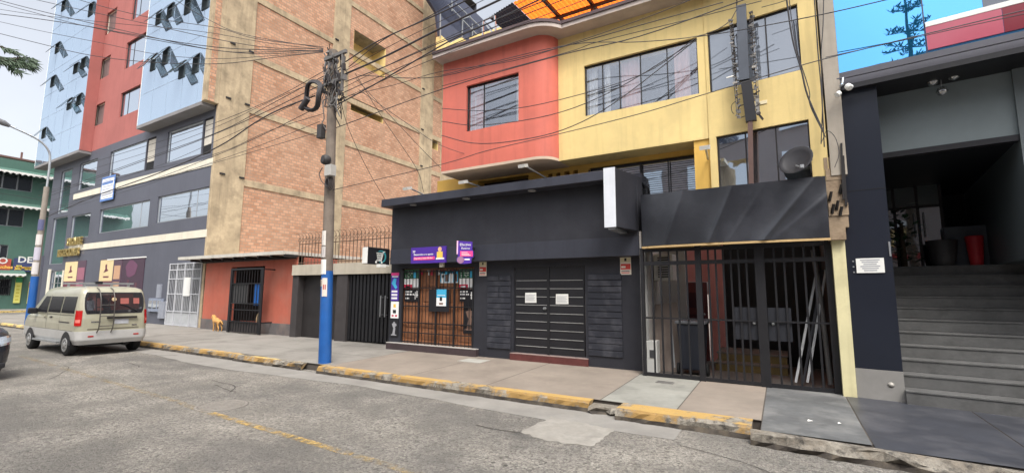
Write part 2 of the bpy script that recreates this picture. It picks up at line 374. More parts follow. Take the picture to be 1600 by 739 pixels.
kerb(-2.55, -2.1, 6.6, 6.83, .1, [kraw, kraw], rough=.035); kerb(-9.3, -8.7, 6.9, 6.95, .1, [kraw, kraw])
kerb(-.42, 7, lambda x: 6.2-.09*x, lambda x: 6.335-.09*x, .148, [kraw, kraw], rough=.03, hollow=((.95, 1.6),))
for (x0, x1, y0, y1) in ((-50.9, -50.6, 7.5, 60), (-60, -50.9, 7.2, 7.5)):
    g = MB(); g.box(x0, x1, y0, y1, -.01, .14); struct(g.build('kerb', kpale))
g = MB(); g.box(-75, -50.9, 7.5, 60, -.01, .138); struct(g.build('far_pavement', pave_grey))
# narrow concrete gutter beside the kerb and patches in the road
g = MB(); pts = []
for i in range(60):
    x = -26+i*.42
    pts.append((x, 6.02+.12*math.sin(x*.7)+random.uniform(-.03,.03)))
for i in range(59):
    (a, ya), (b, yb) = pts[i], pts[i+1]; g.quad((a, ya, .004), (b, yb, .004), (b, 6.66, .004), (a, 6.66, .004))
struct(g.build('road_gutter', mat('gutter_asphalt', lin((132,129,123)), .9, .18, 1.2, .25, 30, dirt=lin((108,104,100)), dirt_amt=.5)))
g = MB(); pp_ = []; base = [(-2.9,6.1), (-1.95,5.95), (-1.98,5.2), (-2.5,5.1), (-2.95,5.25)]
for k in range(5):
    (xa, ya_), (xb, yb_) = base[k], base[(k+1) % 5]
    for q in range(12): pp_.append((xa+(xb-xa)*q/12+random.uniform(-.03,.03), ya_+(yb_-ya_)*q/12+random.uniform(-.03,.03)))
g.planprism(pp_, .001, .008)
struct(g.build('road_patch', mat('patch_cement', lin((142,138,130)), .9, .2, 3, .2, 30, dirt=lin((116,112,106)), dirt_amt=.6, dirt_scale=4)))
g = MB()
def crack(p, w=.02):
    for (x0, y0), (x1, y1) in zip(p, p[1:]):
        d = Vector((x1-x0, y1-y0, 0)).normalized(); nn = Vector((-d.y, d.x, 0))*w*random.uniform(.5, 1)
        g.quad((x0-nn.x, y0-nn.y, .006), (x1-nn.x, y1-nn.y, .006), (x1+nn.x, y1+nn.y, .006), (x0+nn.x, y0+nn.y, .006))
for _ in range(9):
    x, y = random.uniform(-15, -1), random.uniform(3.2, 6); p = [(x, y)]; a = random.choice((0, .2, 1.4))+random.uniform(-.3, .3)
    for _k in range(random.randint(6, 14)):
        a += random.uniform(-.4, .4)*.6; x += .17*math.cos(a); y += .17*math.sin(a); p.append((x, min(y, 6.4)))
    crack(p, random.uniform(.006, .012))
struct(g.build('road_cracks', mat('crack_dark', lin((72,68,64)), .95, .2, 9), normals=False))
def paint_mat(name, col, lo, hi):
    M = bpy.data.materials.new(name); M.use_nodes = True; n = M.node_tree.nodes; L = M.node_tree.links; b = n["Principled BSDF"]; b.inputs["Roughness"].default_value = .7
    b.inputs["Base Color"].default_value = (*col, 1); tc = n.new("ShaderNodeTexCoord"); t = n.new("ShaderNodeTexNoise"); t.inputs["Scale"].default_value = 7; t.inputs["Detail"].default_value = 9; t.inputs["Roughness"].default_value = .75
    L.new(tc.outputs["Object"], t.inputs["Vector"]); r = n.new("ShaderNodeMapRange"); r.inputs[1].default_value = lo; r.inputs[2].default_value = hi; L.new(t.outputs[0], r.inputs[0]); L.new(r.outputs[0], b.inputs["Alpha"])
    return M
g = MB()
for x0, x1, mi in ((-17.5,-14.6,1), (-14.2,-12,1), (-11.8,-8.7,1), (-8.7,-7.3,1), (-7.2,-5.5,0), (-5.5,-4.1,0), (-4.05,-2.6,1)):
    y = lambda x: 3.68+.045*(-x-5.7)*.9+(.04 if x < -8 else 0)
    n = 8
    for i in range(n):
        a, b = x0+(x1-x0)*i/n, x0+(x1-x0)*(i+1)/n
        g.quad((a, y(a)-.055, .008), (b, y(b)-.055, .008), (b, y(b)+.055, .008), (a, y(a)+.055, .008), mi)
struct(g.build('road_marking', [paint_mat('yellow_line', lin((176,148,90)), .44, .62), paint_mat('yellow_line_worn', lin((172,150,104)), .47, .72)], normals=False))
# manhole cover
g = MB(); g.lathe([(.36,.001), (.36,.012), (.31,.012), (.31,.006)], (-7.5, 4.06, 0), n=28)
for k in range(-5, 6):
    w = math.sqrt(max(.0, .3**2-(k*.055)**2)); g.box(-7.5-w, -7.5+w, 4.06+k*.055-.012, 4.06+k*.055+.012, .006, .012)
g.lathe([(.31,.003), (.31,.0055), (0,.0055)], (-7.5, 4.06, 0), n=28, m=1)
tag(g.build('manhole_cover', [mat('cast_iron', lin((126,121,114)), .8, .2, 12), mat('iron_groove', lin((98,93,88)), .9, .2, 9)]), 'round ribbed iron manhole cover set in the road beside the yellow line', 'manhole cover')
def plate(x0, x1, y0, y1, label, m, bars=0):
    g = MB(); z = pz((y0+y1)/2); g.box(x0, x1, y0, y1, z-.02, z+.006)
    for k in range(bars): yy = y0+(y1-y0)*(k+.5)/bars; g.box(x0+.02, x1-.02, yy-.008, yy+.008, z+.006, z+.012)
    return tag(g.build('utility_cover', m), label, 'utility cover')
plate(-2.02, -1.72, 8.45, 8.62, 'small rusty grey grated cover in the pale slab before the black gate', mat('plate_grey', lin((108,106,102)), .6, .2, 10), 4)
plate(-6.45, -5.85, 8.6, 9.05, 'pale rectangular concrete cover in the pavement before the wooden shopfront', mat('plate_pale', lin((160,158,150)), .9, .15, 4))
for (px, py, lab, s_) in ((1266, 656, 'scrap of white paper lying on the dark grey slab near the kerb', .03), (1312, 660, 'faint pale scrap on the dark grey slab by the tiled entrance', .02), (418, 566, 'crumpled white wrapper in the gutter left of the utility pole', .07)):
    p = P(px, py, 'Z', .17 if px > 1000 else .01); g = MB()
    z0 = pz(p.y)+.004 if px > 1000 else .008
    g.add([(p.x-s_, p.y-s_*.6, z0), (p.x+s_*.9, p.y-s_*.5, z0+.008), (p.x+s_, p.y+s_*.7, z0+.004), (p.x-s_*.8, p.y+s_*.6, z0+.014)], [(0,1,2,3)])
    tag(g.build('paper_scrap', white), lab, 'litter')

# ------------------------------------------------------------------ the tall office building on the left
YB = 10.3; XC = -21.15; XL = -41.0
bld = thing('office_building', 'tall slate office block with blue mirror glass boxes and a bare brick side wall', 'building', (-30, 18, .2))
W = {}
def win(name_px, Y=YB): return RY(*name_px, Y)
holes = []
# second floor (above ground), third floor
F3 = [(262,195,323,240), (324,183,340,232)]
def rect(l, t, r, b): return RY(l, t, r, b, YB)
w3a = rect(228.5, 248, 315, 262)
wins = []   # x0,x1,z0,z1, mullions, glass
zA0, zA1 = 7.85, 9.45
def xs_at(px, py): return P(px, py, 'Y', YB).x
third = [(xs_at(94,290), xs_at(111,285), 6.5, 9.25, []), (xs_at(124,268), xs_at(151,265), 7.7, 9.35, []), (xs_at(171,255), xs_at(228,235), zA0, zA1, []),
         (xs_at(228,235)+.08, xs_at(243,230), zA0-.1, zA1, []), (xs_at(261,225), xs_at(316,210), zA0, zA1, []), (xs_at(316,210)+.08, xs_at(332,207), zA0-.1, zA1, [])]
second = [(xs_at(80,370), xs_at(103,366), 3.3, 6.25, []), (xs_at(111,350), xs_at(140,348), 4.75, 6.15, []), (xs_at(155,342), xs_at(233,330), 4.85, 6.2, [.82]), (xs_at(245,330), xs_at(326,318), 4.95, 6.25, [.76])]
ground = [(xs_at(263,460), xs_at(313,460), .2, 2.95, [])]
side_door = (xs_at(77,450), xs_at(96,450), .2, 2.9, [])
allh = [w[:4] for w in third+second+ground]+[side_door[:4]]
g = MB(); g.wall(XL, XC, .15, 9.9, YB, .35, allh)
g.box(XL-.6, XL+.2, YB-.12, YB+.3, .2, 3.9)                    # the wider ground floor corner
g.wall(XL, XC, 20.5, 26, YB, .35)
g.quad((XL,YB,.15), (XL,30,.15), (XL,30,26), (XL,YB,26)); g.quad((XL,30,.15), (XC,30,.15), (XC,30,26), (XL,30,26)); g.quad((XL,YB,26), (XC,YB,26), (XC,30,26), (XL,30,26))
g.build('wall', slate, bld)
g = MB(); g.box(XL+.3, XC-.3, YB+1.1, YB+1.2, .2, 20); g.box(XL+.3, XC-.5, YB+.4, YB+1.1, 6.9, 7.0); g.box(XL+.3, XC-.5, YB+.4, YB+1.1, 3.6, 3.7); g.build('room', dark, bld)
for z, x0 in ((4.02, xs_at(108,390)), (7.17, xs_at(115,312))):
    g = MB(); g.box(x0, XC-.02, YB-.03, YB+.02, z, z+.33); g.build('trim_band', offwhite, bld)
def sash_window(parent, x0, x1, z0, z1, mull, Y, fm, gm, fw=.05, trans=(), name='window'):
    g = MB(); y0, y1 = Y+.06, Y+.12
    g.box(x0, x0+fw, y0, y1, z0, z1); g.box(x1-fw, x1, y0, y1, z0, z1); g.box(x0+fw, x1-fw, y0, y1, z0, z0+fw); g.box(x0+fw, x1-fw, y0, y1, z1-fw, z1)
    for mm in mull: x = x0+(x1-x0)*mm; g.box(x-.009, x+.009, y0+.012, y1-.012, z0+fw, z1-fw)
    for tt in trans: z = z0+(z1-z0)*tt; g.box(x0+fw, x1-fw, y0+.004, y1-.004, z-.02, z+.02)
    f = g.build(name, fm, parent); h = MB(); h.box(x0+fw, x1-fw, Y+.088, Y+.096, z0+fw, z1-fw); h.build('pane', gm, f); return f
for i, w in enumerate(third+second):
    isb = i in (3, 5)
    f = sash_window(bld, *w, YB, steel if not isb else alu, winglass, .05)
    if isb:
        g = MB()                                    # rolled blind seen in the opened narrow light
        g.box(w[0]+.1, w[1]-.1, YB+.03, YB+.05, w[2]+.45, w[3]-.1); g.build('blind', mat('blind_cloth', lin((196,190,178)), .9, .1, 4), f)
        g = MB(); g.box(w[0]+.06, w[1]-.06, YB+.04, YB+.06, w[2]+.06, w[2]+.44); g.build('dark_gap', dark, f)
# red strip with its two columns of windows
xr0, xr1 = P(123.4,231,'Y',YB).x-.6, P(213.7,196,'Y',YB).x+2.6
g = MB()
rw = []
for (l, t, r, b) in ((84*.64+56, 0, 0, 0),):
    pass
def rwin(px_l, py_t, px_r, py_b): 
    x0 = P(px_l, (py_t+py_b)/2, 'Y', YB).x; x1 = P(px_r, (py_t+py_b)/2, 'Y', YB).x; mx = (px_l+px_r)/2
    return (x0, x1, P(mx, py_b, 'Y', YB).z, P(mx, py_t, 'Y', YB).z)
smallw = [rwin(147,163,162,195), rwin(156,91,171,121), rwin(166,18,181,50)]
bigw = [rwin(188,140,217,177), rwin(197,60,226,100), rwin(208,-22,237,22)]
smallw.append((smallw[2][0], smallw[2][1], smallw[2][2]+3.1, smallw[2][3]+3.1))
g.wall(xr0-.4, xr1, 9.9, 20.5, YB, .3, smallw+bigw); g.build('red_panel', redpaint, bld)
for w in smallw: sash_window(bld, *w, [], YB+.05, offwhite, mat('blind_glass', lin((120,106,104)), .2, .15, 3), .05)
for w in bigw: sash_window(bld, *w, [.34], YB+.02, alu, winglass, .05)
# mirrored glass boxes
boxes = []
for (l, r, bt) in ((56, 123.4, 9.87), (213.7, 327, 9.92)):
    x0 = P(l, 243 if l < 100 else 195, 'Y', 9.72).x; x1 = P(r, 231 if l < 100 else 153.5, 'Y', 9.72).x
    if l > 100: x1 = XC-.26
    boxes.append((x0, x1, bt))
    g = MB(); g.box(x0, x1, 9.72, YB-.002, bt-.16, bt-.002, 1); 
    g.box(x0, x1, 9.74, YB-.004, bt, 25, 0)
    g.box(x0-.03, x0, 9.73, YB-.004, bt, 25, 2); g.box(x1, x1+.02, 9.73, YB-.004, bt, 25, 3 if l < 100 else 2)
    g.build('glass_box', [mirror, mat('box_soffit', lin((128,126,126)), .8, .12, 2), white, redpaint], bld)
    jn = MB(); k = 0
    x = x0+1.4
    while x < x1-.4: jn.box(x-.008, x+.008, 9.734, 9.739, bt+.05, 24.9); x += 1.45
    z = bt+1.6
    while z < 24: jn.box(x0+.02, x1-.02, 9.734, 9.739, z-.008, z+.008); z += 1.6
    jn.build('glass_joints', mat('silicone_joint', lin((156,172,190)), .5, .05, 5), bld)
# opened top-hung vents
vents = [(102,0,1.0), (145,4,1.15), (92,66,1.0), (121,98,.9), (133,89,.95), (85,118,1.05), (111,153,1.0), (126,146,1.0), (71,199,1.0),
         (251,16,1.0), (269,5,1.0), (297,-8,1.3), (325,-14,1.2), (318,-40,1.2), (243,84,1.2), (262,74,1.2), (288,95,1.15), (310,84,1.25)]
sashg = glass('vent_glass', (.12,.17,.18), .5, True, .02, .002, (.75,.82,.86))
for (px, py, h) in vents:
    p = P(px, py, 'Y', 9.72); w = .5 if px > 200 else .62; h *= .88; a = R(random.uniform(28, 36)); s_, c_ = math.sin(a), math.cos(a)
    x0, x1 = p.x-w, p.x+w*.35; zt = p.z
    g = MB(); fw = .05
    q = lambda u, k, o=0: (u, 9.715-k*s_-o*c_, zt-k*c_+o*s_*.0-o*s_)
    def slab(u0, u1, k0, k1, t0, t1, m=0):
        vs = [q(u, k, t) for t in (t0, t1) for u, k in ((u0,k0),(u1,k0),(u1,k1),(u0,k1))]
        g.add(vs, [(0,1,2,3),(7,6,5,4),(0,4,5,1),(1,5,6,2),(2,6,7,3),(3,7,4,0)], m)
    slab(x0, x0+fw, 0, h, -.02, .02); slab(x1-fw, x1, 0, h, -.02, .02); slab(x0+fw, x1-fw, 0, fw, -.02, .02); slab(x0+fw, x1-fw, h-fw, h, -.02, .02)
    f = g.build('vent_window', alu, bld)
    g = MB(); slab(x0+fw, x1-fw, fw, h-fw, -.006, .006); g.build('pane', sashg, f)
    g = MB(); g.box(x0+.06, x1-.06, 9.71, 9.735, zt-h*.8, zt-.03); g.build('opening', mat('vent_gap', lin((62,72,76)), .8, .2, 3), f)
# brick side wall with its concrete frame (plane X = XC)
TS = lambda u, d, z: (XC-d, u, z)
Y1 = 26.0
def ybr(px, py): return P(px, py, 'X', XC).y
def zbr(px, py): return P(px, py, 'X', XC).z
rec = [(ybr(553,60), ybr(604,60), zbr(578,72), zbr(578,38)), (ybr(556,100), ybr(606,118), zbr(580,125), zbr(580,104))]
nh = [(rec[0][0], rec[0][1], 15.2, 17.2), (rec[0][0], rec[0][1], 12.2, 13.0), (Y1-2.1, Y1-.6, 11.9, 12.9)]
g = MB(TS); g.wall(YB+.36, Y1, .15, 26, 0, .3, nh); g.build('brick_side_wall', brickred, bld)
lv = [(zbr(370.6,276.7)+zbr(612,330.3))/2, (zbr(430,183)+zbr(686.7,269.3))/2, (zbr(429,9.5)+zbr(529,66))/2]
g = MB(TS); step = lv[1]-lv[0]
zm = zbr(405,89.3); st2 = lv[2]-zm; beams = [lv[0]-step+.1, lv[0], lv[1], zm, lv[2], lv[2]+st2, lv[2]+2*st2, lv[2]+3*st2]
for zt in beams: g.box(YB+.4, Y1+.02, -.045, .1, zt-.31, zt)
cols = [(YB-.02, YB+1.35), (ybr(506,330), ybr(533,330)), (ybr(655,330)-.2, ybr(672,330)), (Y1-.35, Y1+.03)]
for i, (a, b) in enumerate(cols): g.box(a, b, -.05 if i else -.06, .12, .15, 26)
g.box(9.725, YB-.02, -.05, .25, 9.93, 26)
g.build('concrete_frame', concrete, bld, bevel=.012, seg=1)
g = MB(TS)                                                   # toothed brick ends and rebar stubs in the first column
g.box(9.83, 10.08, -.06, .2, 9.95, 25.5); g.build('brick_strip', brickred, bld)
for zt in beams[1:6]:
    for yy in (YB+.25, YB+1.1, cols[1][0]+.1, cols[2][0]+.1): g = MB(TS); g.box(yy, yy+.22, -.11, -.05, zt+.0, zt+.07); g.build('rebar_stub', alu, bld)
g = MB(TS)
for (a, b, c, d) in nh:
    g = MB(TS)
    g.box(a-.02, a+.03, .02, 1.2, c, d); g.box(b-.03, b+.02, .02, 1.2, c, d); g.box(a, b, 1.2, 1.25, c, d); g.box(a, b, .02, 1.2, c-.05, c+.02)
    g.box(a, b, .02, 1.2, d-.02, d+.05, 1)
    g.build('light_well', [yellow, conc_grey], bld)
# rear wing: yellow balcony and dark corrugated roof lean-to
g = MB()
p0 = P(690,60,'X',XC); ya = Y1
zb0, zb1 = P(692,84,'X',XC).z, P(690,55,'X',XC).z
g.box(XC-3, XC+1.5, ya, ya+3.5, zb0, zb1); g.box(XC+1.5, XC+6, ya+.8, ya+3.5, zb0-.6, zb1); g.build('rear_balcony', yellow, bld)
g = MB(); g.box(XC-3, XC+.02, ya+.05, ya+8, .15, zb0); g.build('rear_wing', concrete, bld)
navycor = mat('navy_corrugated_sheet', lin((72,77,96)), .55, .1, 2)
g = MB()
def corr(g, a, b, c, d, n, amp, m=0):
    """corrugated sheet over the quad a-b (ridge direction) / d-c"""
    a, b, c, d = map(Vector, (a, b, c, d)); up = (b-a).cross(d-a).normalized()
    for i in range(n):
        t0, t1 = i/n, (i+1)/n; o0 = up*amp*(i % 2); o1 = up*amp*((i+1) % 2)
        g.quad(a.lerp(b, t0)+o0, a.lerp(b, t1)+o1, d.lerp(c, t1)+o1, d.lerp(c, t0)+o0, m)
XN = XC+1.6; pn = [P(a, b, 'X', XN) for a, b in ((650,-30), (682,20), (688,62), (703,67), (760,92), (775,50), (690,-30))]
TN = lambda u, d, z: (XN-d, u, z)
g = MB(TN); g.prism([(p.y, p.z) for p in pn], 0, .2)
for k in range(40): a = pn[1].lerp(pn[4], k/40); b = pn[0].lerp(pn[5], k/40); g.bar((a.y,-.015,a.z+.1), (b.y,-.015,b.z-.1), .03, .03)
gy = MB(lambda u, d, z: (XN+.25-d, u, z)); gp = [P(a, b, 'X', XN+.25) for a, b in ((690,56), (703,68), (703,90), (690,84))]; gy.prism([(p.y, p.z) for p in gp], 0, .5); gp = [P(a, b, 'X', XN+.25) for a, b in ((704,68), (722,59), (746,76), (730,95), (704,92))]; gy.prism([(p.y, p.z) for p in gp], .02, .5); gy.build('parapet', yellow, bld)
g.build('corrugated_roof', navycor, bld, normals=False)
g = MB()
for (a, b) in [(P(*u, 'X', XN+.15), P(*v, 'X', XN+.15)) for u, v in (((688,20),(688,60)), ((722,58),(723,28)), ((738,66),(738,38)), ((700,8),(752,62)), ((712,6),(760,52)), ((706,18),(706,2)), ((722,30),(735,26)))]:
    g.bar(a, b, .07)
for (a, b) in () and (((XC+.4,ya-.1,zb1), (XC+.4,ya-.1,zb1+6)), ((XC+2.2,ya+.1,zb1), (XC+2.2,ya+.1,zb1+5)), ((XC+4,ya+.2,zb1-.5), (XC+4,ya+.2,zb1+4)), ((XC+.4,ya-.1,zb1+4.6), (XC+6,ya+.4,zb1+1.2)), ((XC+.4,ya-.1,zb1+5.4), (XC+6,ya+.4,zb1+2.0))):
    g.bar(a, b, .09)
g.build('roof_frame', steel, bld)
# ground floor white lattice gate, pale corner door, meter boxes
x0, x1, z0, z1, _ = ground[0]
wg = thing('lattice_gate', 'white metal lattice door with a paper sheet in the slate wall beside the terracotta shed', 'gate', ((x0+x1)/2, YB, .2))
g = MB(); nb = 4; Yg = YB-.03
for k in range(nb+1): x = x0+(x1-x0)*k/nb; g.box(x-.02, x+.02, Yg-.02, Yg+.02, z0, z1)
for z in (z0+.03, z0+.62, z0+1.38, z0+2.05, z0+2.45, z1-.03): g.box(x0+.02, x1-.02, Yg-.015, Yg+.015, z-.02, z+.02)
for k in range(nb*5): x = x0+(x1-x0)*(k+.5)/(nb*5); g.box(x-.006, x+.006, Yg-.008, Yg+.008, z0+.64, z1-.04)
g.build('frame', mat('gate_white', lin((184,186,190)), .6, .1, 3, streak=.2), wg)
g = MB(); g.box(x0+.03, x1-.03, Yg+.021, Yg+.035, z0+.02, z0+.6); g.box(x0+.04, x1-.04, YB+.2, YB+.22, z0, z1, 1); g.build('lower_panel', [mat('grey_panel', lin((168,170,172)), .6, .12, 3), mat('door_glass_grey', lin((122,124,126)), .3, .3, 2)], wg)
tag(MB().box(x0+(x1-x0)*.52, x0+(x1-x0)*.72, Yg-.03, Yg-.022, z0+1.3, z0+2.1).build('paper_sheet', white), 'tall white paper sheet fixed to the white lattice door', 'notice')
x0, x1, z0, z1, _ = side_door
sd = MB(); sd.box(x0-.35, x0-.02, YB-.06, YB+.05, .2, 3.0); sd.box(x1+.02, x1+.2, YB-.05, YB+.05, .2, 2.9); sd.build('door_pillar', offwhite, bld)
sash_window(bld, x0, x1, z0, z1, [.5], YB, steel, winglass, .06, (.72,), name='entrance_door')
mb = thing('meter_box', 'pale grey electricity meter cabinet with conduit on the slate wall behind the van', 'meter box', P(246,480,'Y',YB))
x0, x1, z0, z1 = RY(235,466,256,487,YB); g = MB(); g.box(x0, x1, YB-.1, YB-.002, z0, z1); g.build('cabinet', mat('meter_grey', lin((128,136,152)), .5, .1, 5), mb, bevel=.015)
g = MB()
for k in range(3): a = x0+(x1-x0)*(k+.12)/3; g.box(a, a+(x1-x0)*.25, YB-.106, YB-.101, z0+.15, z1-.1)
g.build('meter_window', winglass, mb)
a = RY(247,444,253,466,YB); g = MB(); g.box(a[0], a[1], YB-.07, YB-.002, a[2]+.02, a[3]); b = RY(250,467,258,497,YB); g.box(b[0]+.1, b[1]+.15, YB-.112, YB-.004, b[2], b[3]-.1); g.build('conduit_box', mat('meter_grey2', lin((140,144,154)), .5, .1, 5), mb)
# gold letters, banner and posters
g = MB(); x0 = P(97,388,'Y',YB).x; x1 = P(136,380,'Y',YB).x
gold = mat('gold_letters', lin((172,152,100)), .35, .2, 5, metal=.5)
w = x1-x0
g.text("SALON DE", .62, x0+1.2, YB-.12, P(110,384,'Y',YB).z, sx=.75, depth=.05, bold=.01)
g.text("RECEPCIONES", .62, x0-.1, YB-.12, P(112,400,'Y',YB).z, sx=.82, depth=.05, bold=.01)
tag(g.build('letter_sign', gold), 'two rows of raised gold letters at the end of the lower white band', 'sign')
bl = flat((96,130,190)); wt = flat((232,232,232)); grn = flat((120,170,150))
x0, x1, z0, z1 = RY(158,276,178,313,YB-.1)
g = MB(); g.box(x0, x1, YB-.1, YB-.08, z0, z1); g.box(x0+.1, x1-.1, YB-.104, YB-.1, z0+.12, z1-.12, 1)
g.box(x0+.15, x1-.2, YB-.108, YB-.104, z1-.45, z1-.3, 0)
for k in range(6): z = z0+.3+k*.16; g.box(x0+.2, x1-.2-.12*(k % 3), YB-.107, YB-.104, z, z+.06, 2)
tag(g.build('banner', [bl, wt, flat((176,180,196))]), 'white banner with blue border hung over the upper white band', 'banner')
cream = flat((216,196,150)); wine = flat((104,52,66)); pinkd = flat((150,96,112)); tanp = flat((190,150,120))
def poster(px, lab, wide):
    x0, x1, z0, z1 = RY(*px, YB-.02); z0 = 1.15; g = MB(); y = YB-.03
    xm = x0+(x1-x0)*(.62 if not wide else .62)
    g.box(x0, x1, y, YB-.004, z0, z1, 4)
    g.box(x0+.03, xm, y-.004, y, z0+(z1-z0)*.48, z1-.03, 0); g.box(x0+.03, xm, y-.004, y, z0+.03, z0+(z1-z0)*.48, 1)
    if wide:
        for k in range(2): g.box(xm+.15, x1-.15, y-.006, y, z0+.3+k*.85, z0+1.0+k*.85, 3)
    else:
        for k in range(2): g.box(xm+.1, x1-.1, y-.006, y, z0+.3+k*.85, z0+1.05+k*.8, 2)
    cx = (x0+xm)/2; zc = z1-.55
    g.prism([(cx-.3,zc-.15), (cx-.1,zc+.05), (cx-.15,zc+.25), (cx+.05,zc+.3), (cx+.1,zc+.05), (cx+.3,zc-.05), (cx+.05,zc-.1)], y-.008, y-.004, 1)
    g.box(cx-.3, cx+.4, y-.007, y-.004, zc-.42, zc-.34, 1)
    tag(g.build('wall_poster', [cream, wine, pinkd, tanp, flat((86,66,80))]), lab, 'poster')
poster((100,408,132,460), 'cream and wine printed panel on the slate wall, the smaller one above the van front', False)
poster((155,405,189,460), 'cream and wine printed panel left beside the dark pink photo panel above the van', True)
x0, x1, z0, z1 = RY(190,404,224,460,YB-.02); z0 = 1.1; g = MB(); g.box(x0, x1, YB-.03, YB-.004, z0, z1, 0); cx = (x0+x1)/2
g.lathe([(.05,.5), (.3,.42), (.42,.25), (.4,0), (.05,-.05)], (cx-.2, YB-.034, z1-.75), n=14, m=1) if False else None
g.prism([(cx-.15+(.62+.06*math.sin(5*t))*math.cos(t), z1-.5+(.42+.04*math.cos(3*t))*math.sin(t)) for t in [2*math.pi*k/24 for k in range(24)]], YB-.036, YB-.03, 1); g.box(cx-.5, cx-.3, YB-.036, YB-.03, z0+.2, z1-1.05, 2); g.box(cx+.4, cx+.6, YB-.036, YB-.03, z0+.2, z1-1.2, 2); g.box(x0-1.9, x1+.1, YB-.05, YB-.004, z1+.005, z1+.06, 3)
tag(g.build('wall_poster', [flat((70,52,66)), flat((104,66,90)), flat((92,58,68)), white]), 'dark pink photo panel on the slate wall under a thin white rail', 'poster')

# ------------------------------------------------------------------ green corner building far left
XG = -55.0
gb = thing('green_building', 'dark green corner building with scalloped white awnings beyond the cross street', 'building', (-60, 14, .14))
TG = lambda u, d, z: (XG-d, u, z)
green = mat('green_render', lin((78,110,99)), .7, .12, .8, .05, 30, streak=.2)
zg = lambda px, py: P(px, py, 'X', XG).z
yg = lambda px, py=350: P(px, py, 'X', XG).y
gh = [(yg(-30), yg(43), zg(20,297), zg(20,268)), (yg(-40), yg(36), zg(20,354), zg(20,326)), (yg(-20), yg(18.5), zg(15,406), zg(15,383)), (yg(-20), yg(29), zg(15,461), zg(15,436))]
g = MB(TG); g.wall(1, 22, .1, zg(20,250), 0, .3, gh); g.box(1, 22, .31, 12, .1, zg(20,250)-.1); g.build('wall', green, gb)
g = MB(TG); g.box(2, 20, 1.2, 9, zg(20,250), zg(0,238)); g.build('roof_room', mat('roof_room_white', lin((216,210,206)), .8, .1, 1, streak=.3), gb)
g = MB(TG); g.prism([(2,zg(0,238)), (20,zg(0,238)-.3), (20,zg(0,238)-.15), (2,zg(0,238)+.15)], .9, 9); g.bar((yg(28),1.5,zg(0,240)), (yg(28),1.5,zg(0,226)), .12); g.build('roof', mat('roof_brown', lin((110,84,78)), .8, .1, 3), gb)
for h in gh:
    f = None
    g = MB(TG); g.box(h[0], h[1], .06, .1, h[2], h[2]+.07); g.box(h[0], h[1], .06, .1, h[3]-.07, h[3]); 
    for t in (0, .33, .66, 1): u = h[0]+(h[1]-h[0])*t; g.box(u-.04, u+.04, .055, .105, h[2], h[3])
    f = g.build('window', steel, gb); g = MB(TG); g.box(h[0], h[1], .11, .12, h[2], h[3]); g.build('pane', glass('dull_glass', (.03,.035,.04), .12, True), f)
g = MB(TG)
h = gh[3]
for k in range(16): u = h[0]+(h[1]-h[0])*k/15; g.box(u-.02, u+.02, -.06, -.02, h[2], h[3])
for z in (h[2]+.1, (h[2]+h[3])/2, h[3]-.1): g.box(h[0], h[1], -.065, -.055, z-.02, z+.02)
g.build('window_bars', blackmetal, gb)
for (py, ln) in ((272, 1.0), (323, .9), (428, .9)):
    z = zg(30,py); u0, u1 = 1.5, yg(86 if py < 300 else 80 if py < 400 else 46); g = MB(TG); n = int((u1-u0)/.34)
    for k in range(n):
        a = u0+(u1-u0)*k/n; b = u0+(u1-u0)*(k+1)/n
        g.add([(a,-ln,z), (b,-ln,z), (b,-ln,z-.14), ((a*.75+b*.25),-ln,z-.22), ((a+b)/2,-ln,z-.25), ((a*.25+b*.75),-ln,z-.22), (a,-ln,z-.14)], [(0,1,2,3,4,5,6)], 0)
        g.quad((a,-ln,z), (b,-ln,z), (b,0,z+.35), (a,0,z+.35), 1)
    g.build('awning', [white, green], gb, normals=False)
def gsign(u0, u1, zc0, zc1, cols, txts, lab):
    g = MB(TG); g.box(u0, u1, -.16, -.08, zc0, zc1, 0)
    for (t, sz, fx, fz, mi) in txts: g.text(t, sz, 0, 0, 0, mi, map3=lambda tx, ty, tz: (u0+fx+tx, -.17-tz, zc0+fz+ty), bold=.015)
    tag(g.build('shop_sign', cols), lab, 'sign')
zt, zb = zg(20,405), zg(20,422)
gsign(yg(-40), yg(24.5), zb, zt, [flat((178,82,70)), white, flat((235,180,90))], [("BAÑO", .72, yg(8)-yg(-40)-1.62, .5, 1), ("duchas y agua", .36, 1.4, .12, 2)], 'red shop sign with white capital letters on the green building')
gsign(yg(28.5), yg(66), zb-.1, zt+.1, [flat((66,74,110)), white, flat((230,206,90))], [("DESAYUNO", .72, .2, .75, 1), ("El económico", .5, .15, .16, 2)], 'navy shop sign with white and yellow letters behind the lamp post')
for (l, r, t, b, cs, lab) in ((36, 46, 432, 473, ((220,216,120), (60,140,90), (200,190,80)), 'yellow and green vertical poster left of the lamp post'), (57, 63.5, 440, 474, ((224,206,96), (180,90,70), (90,120,90)), 'yellow and red vertical poster right of the lamp post')):
    u0, u1, z0, z1 = yg(l), yg(r), zg(l, b), zg(l, t); g = MB(TG); g.box(u0, u1, -.1, -.03, z0, z1, 0); g.box(u0, u1, -.104, -.1, z1-.5, z1-.05, 1)
    for k in range(5): g.box(u0+.08, u1-.1, -.104, -.1, z0+.2+k*.28, z0+.34+k*.28, 2)
    tag(g.build('wall_poster', [flat(c) for c in cs]), lab, 'poster')

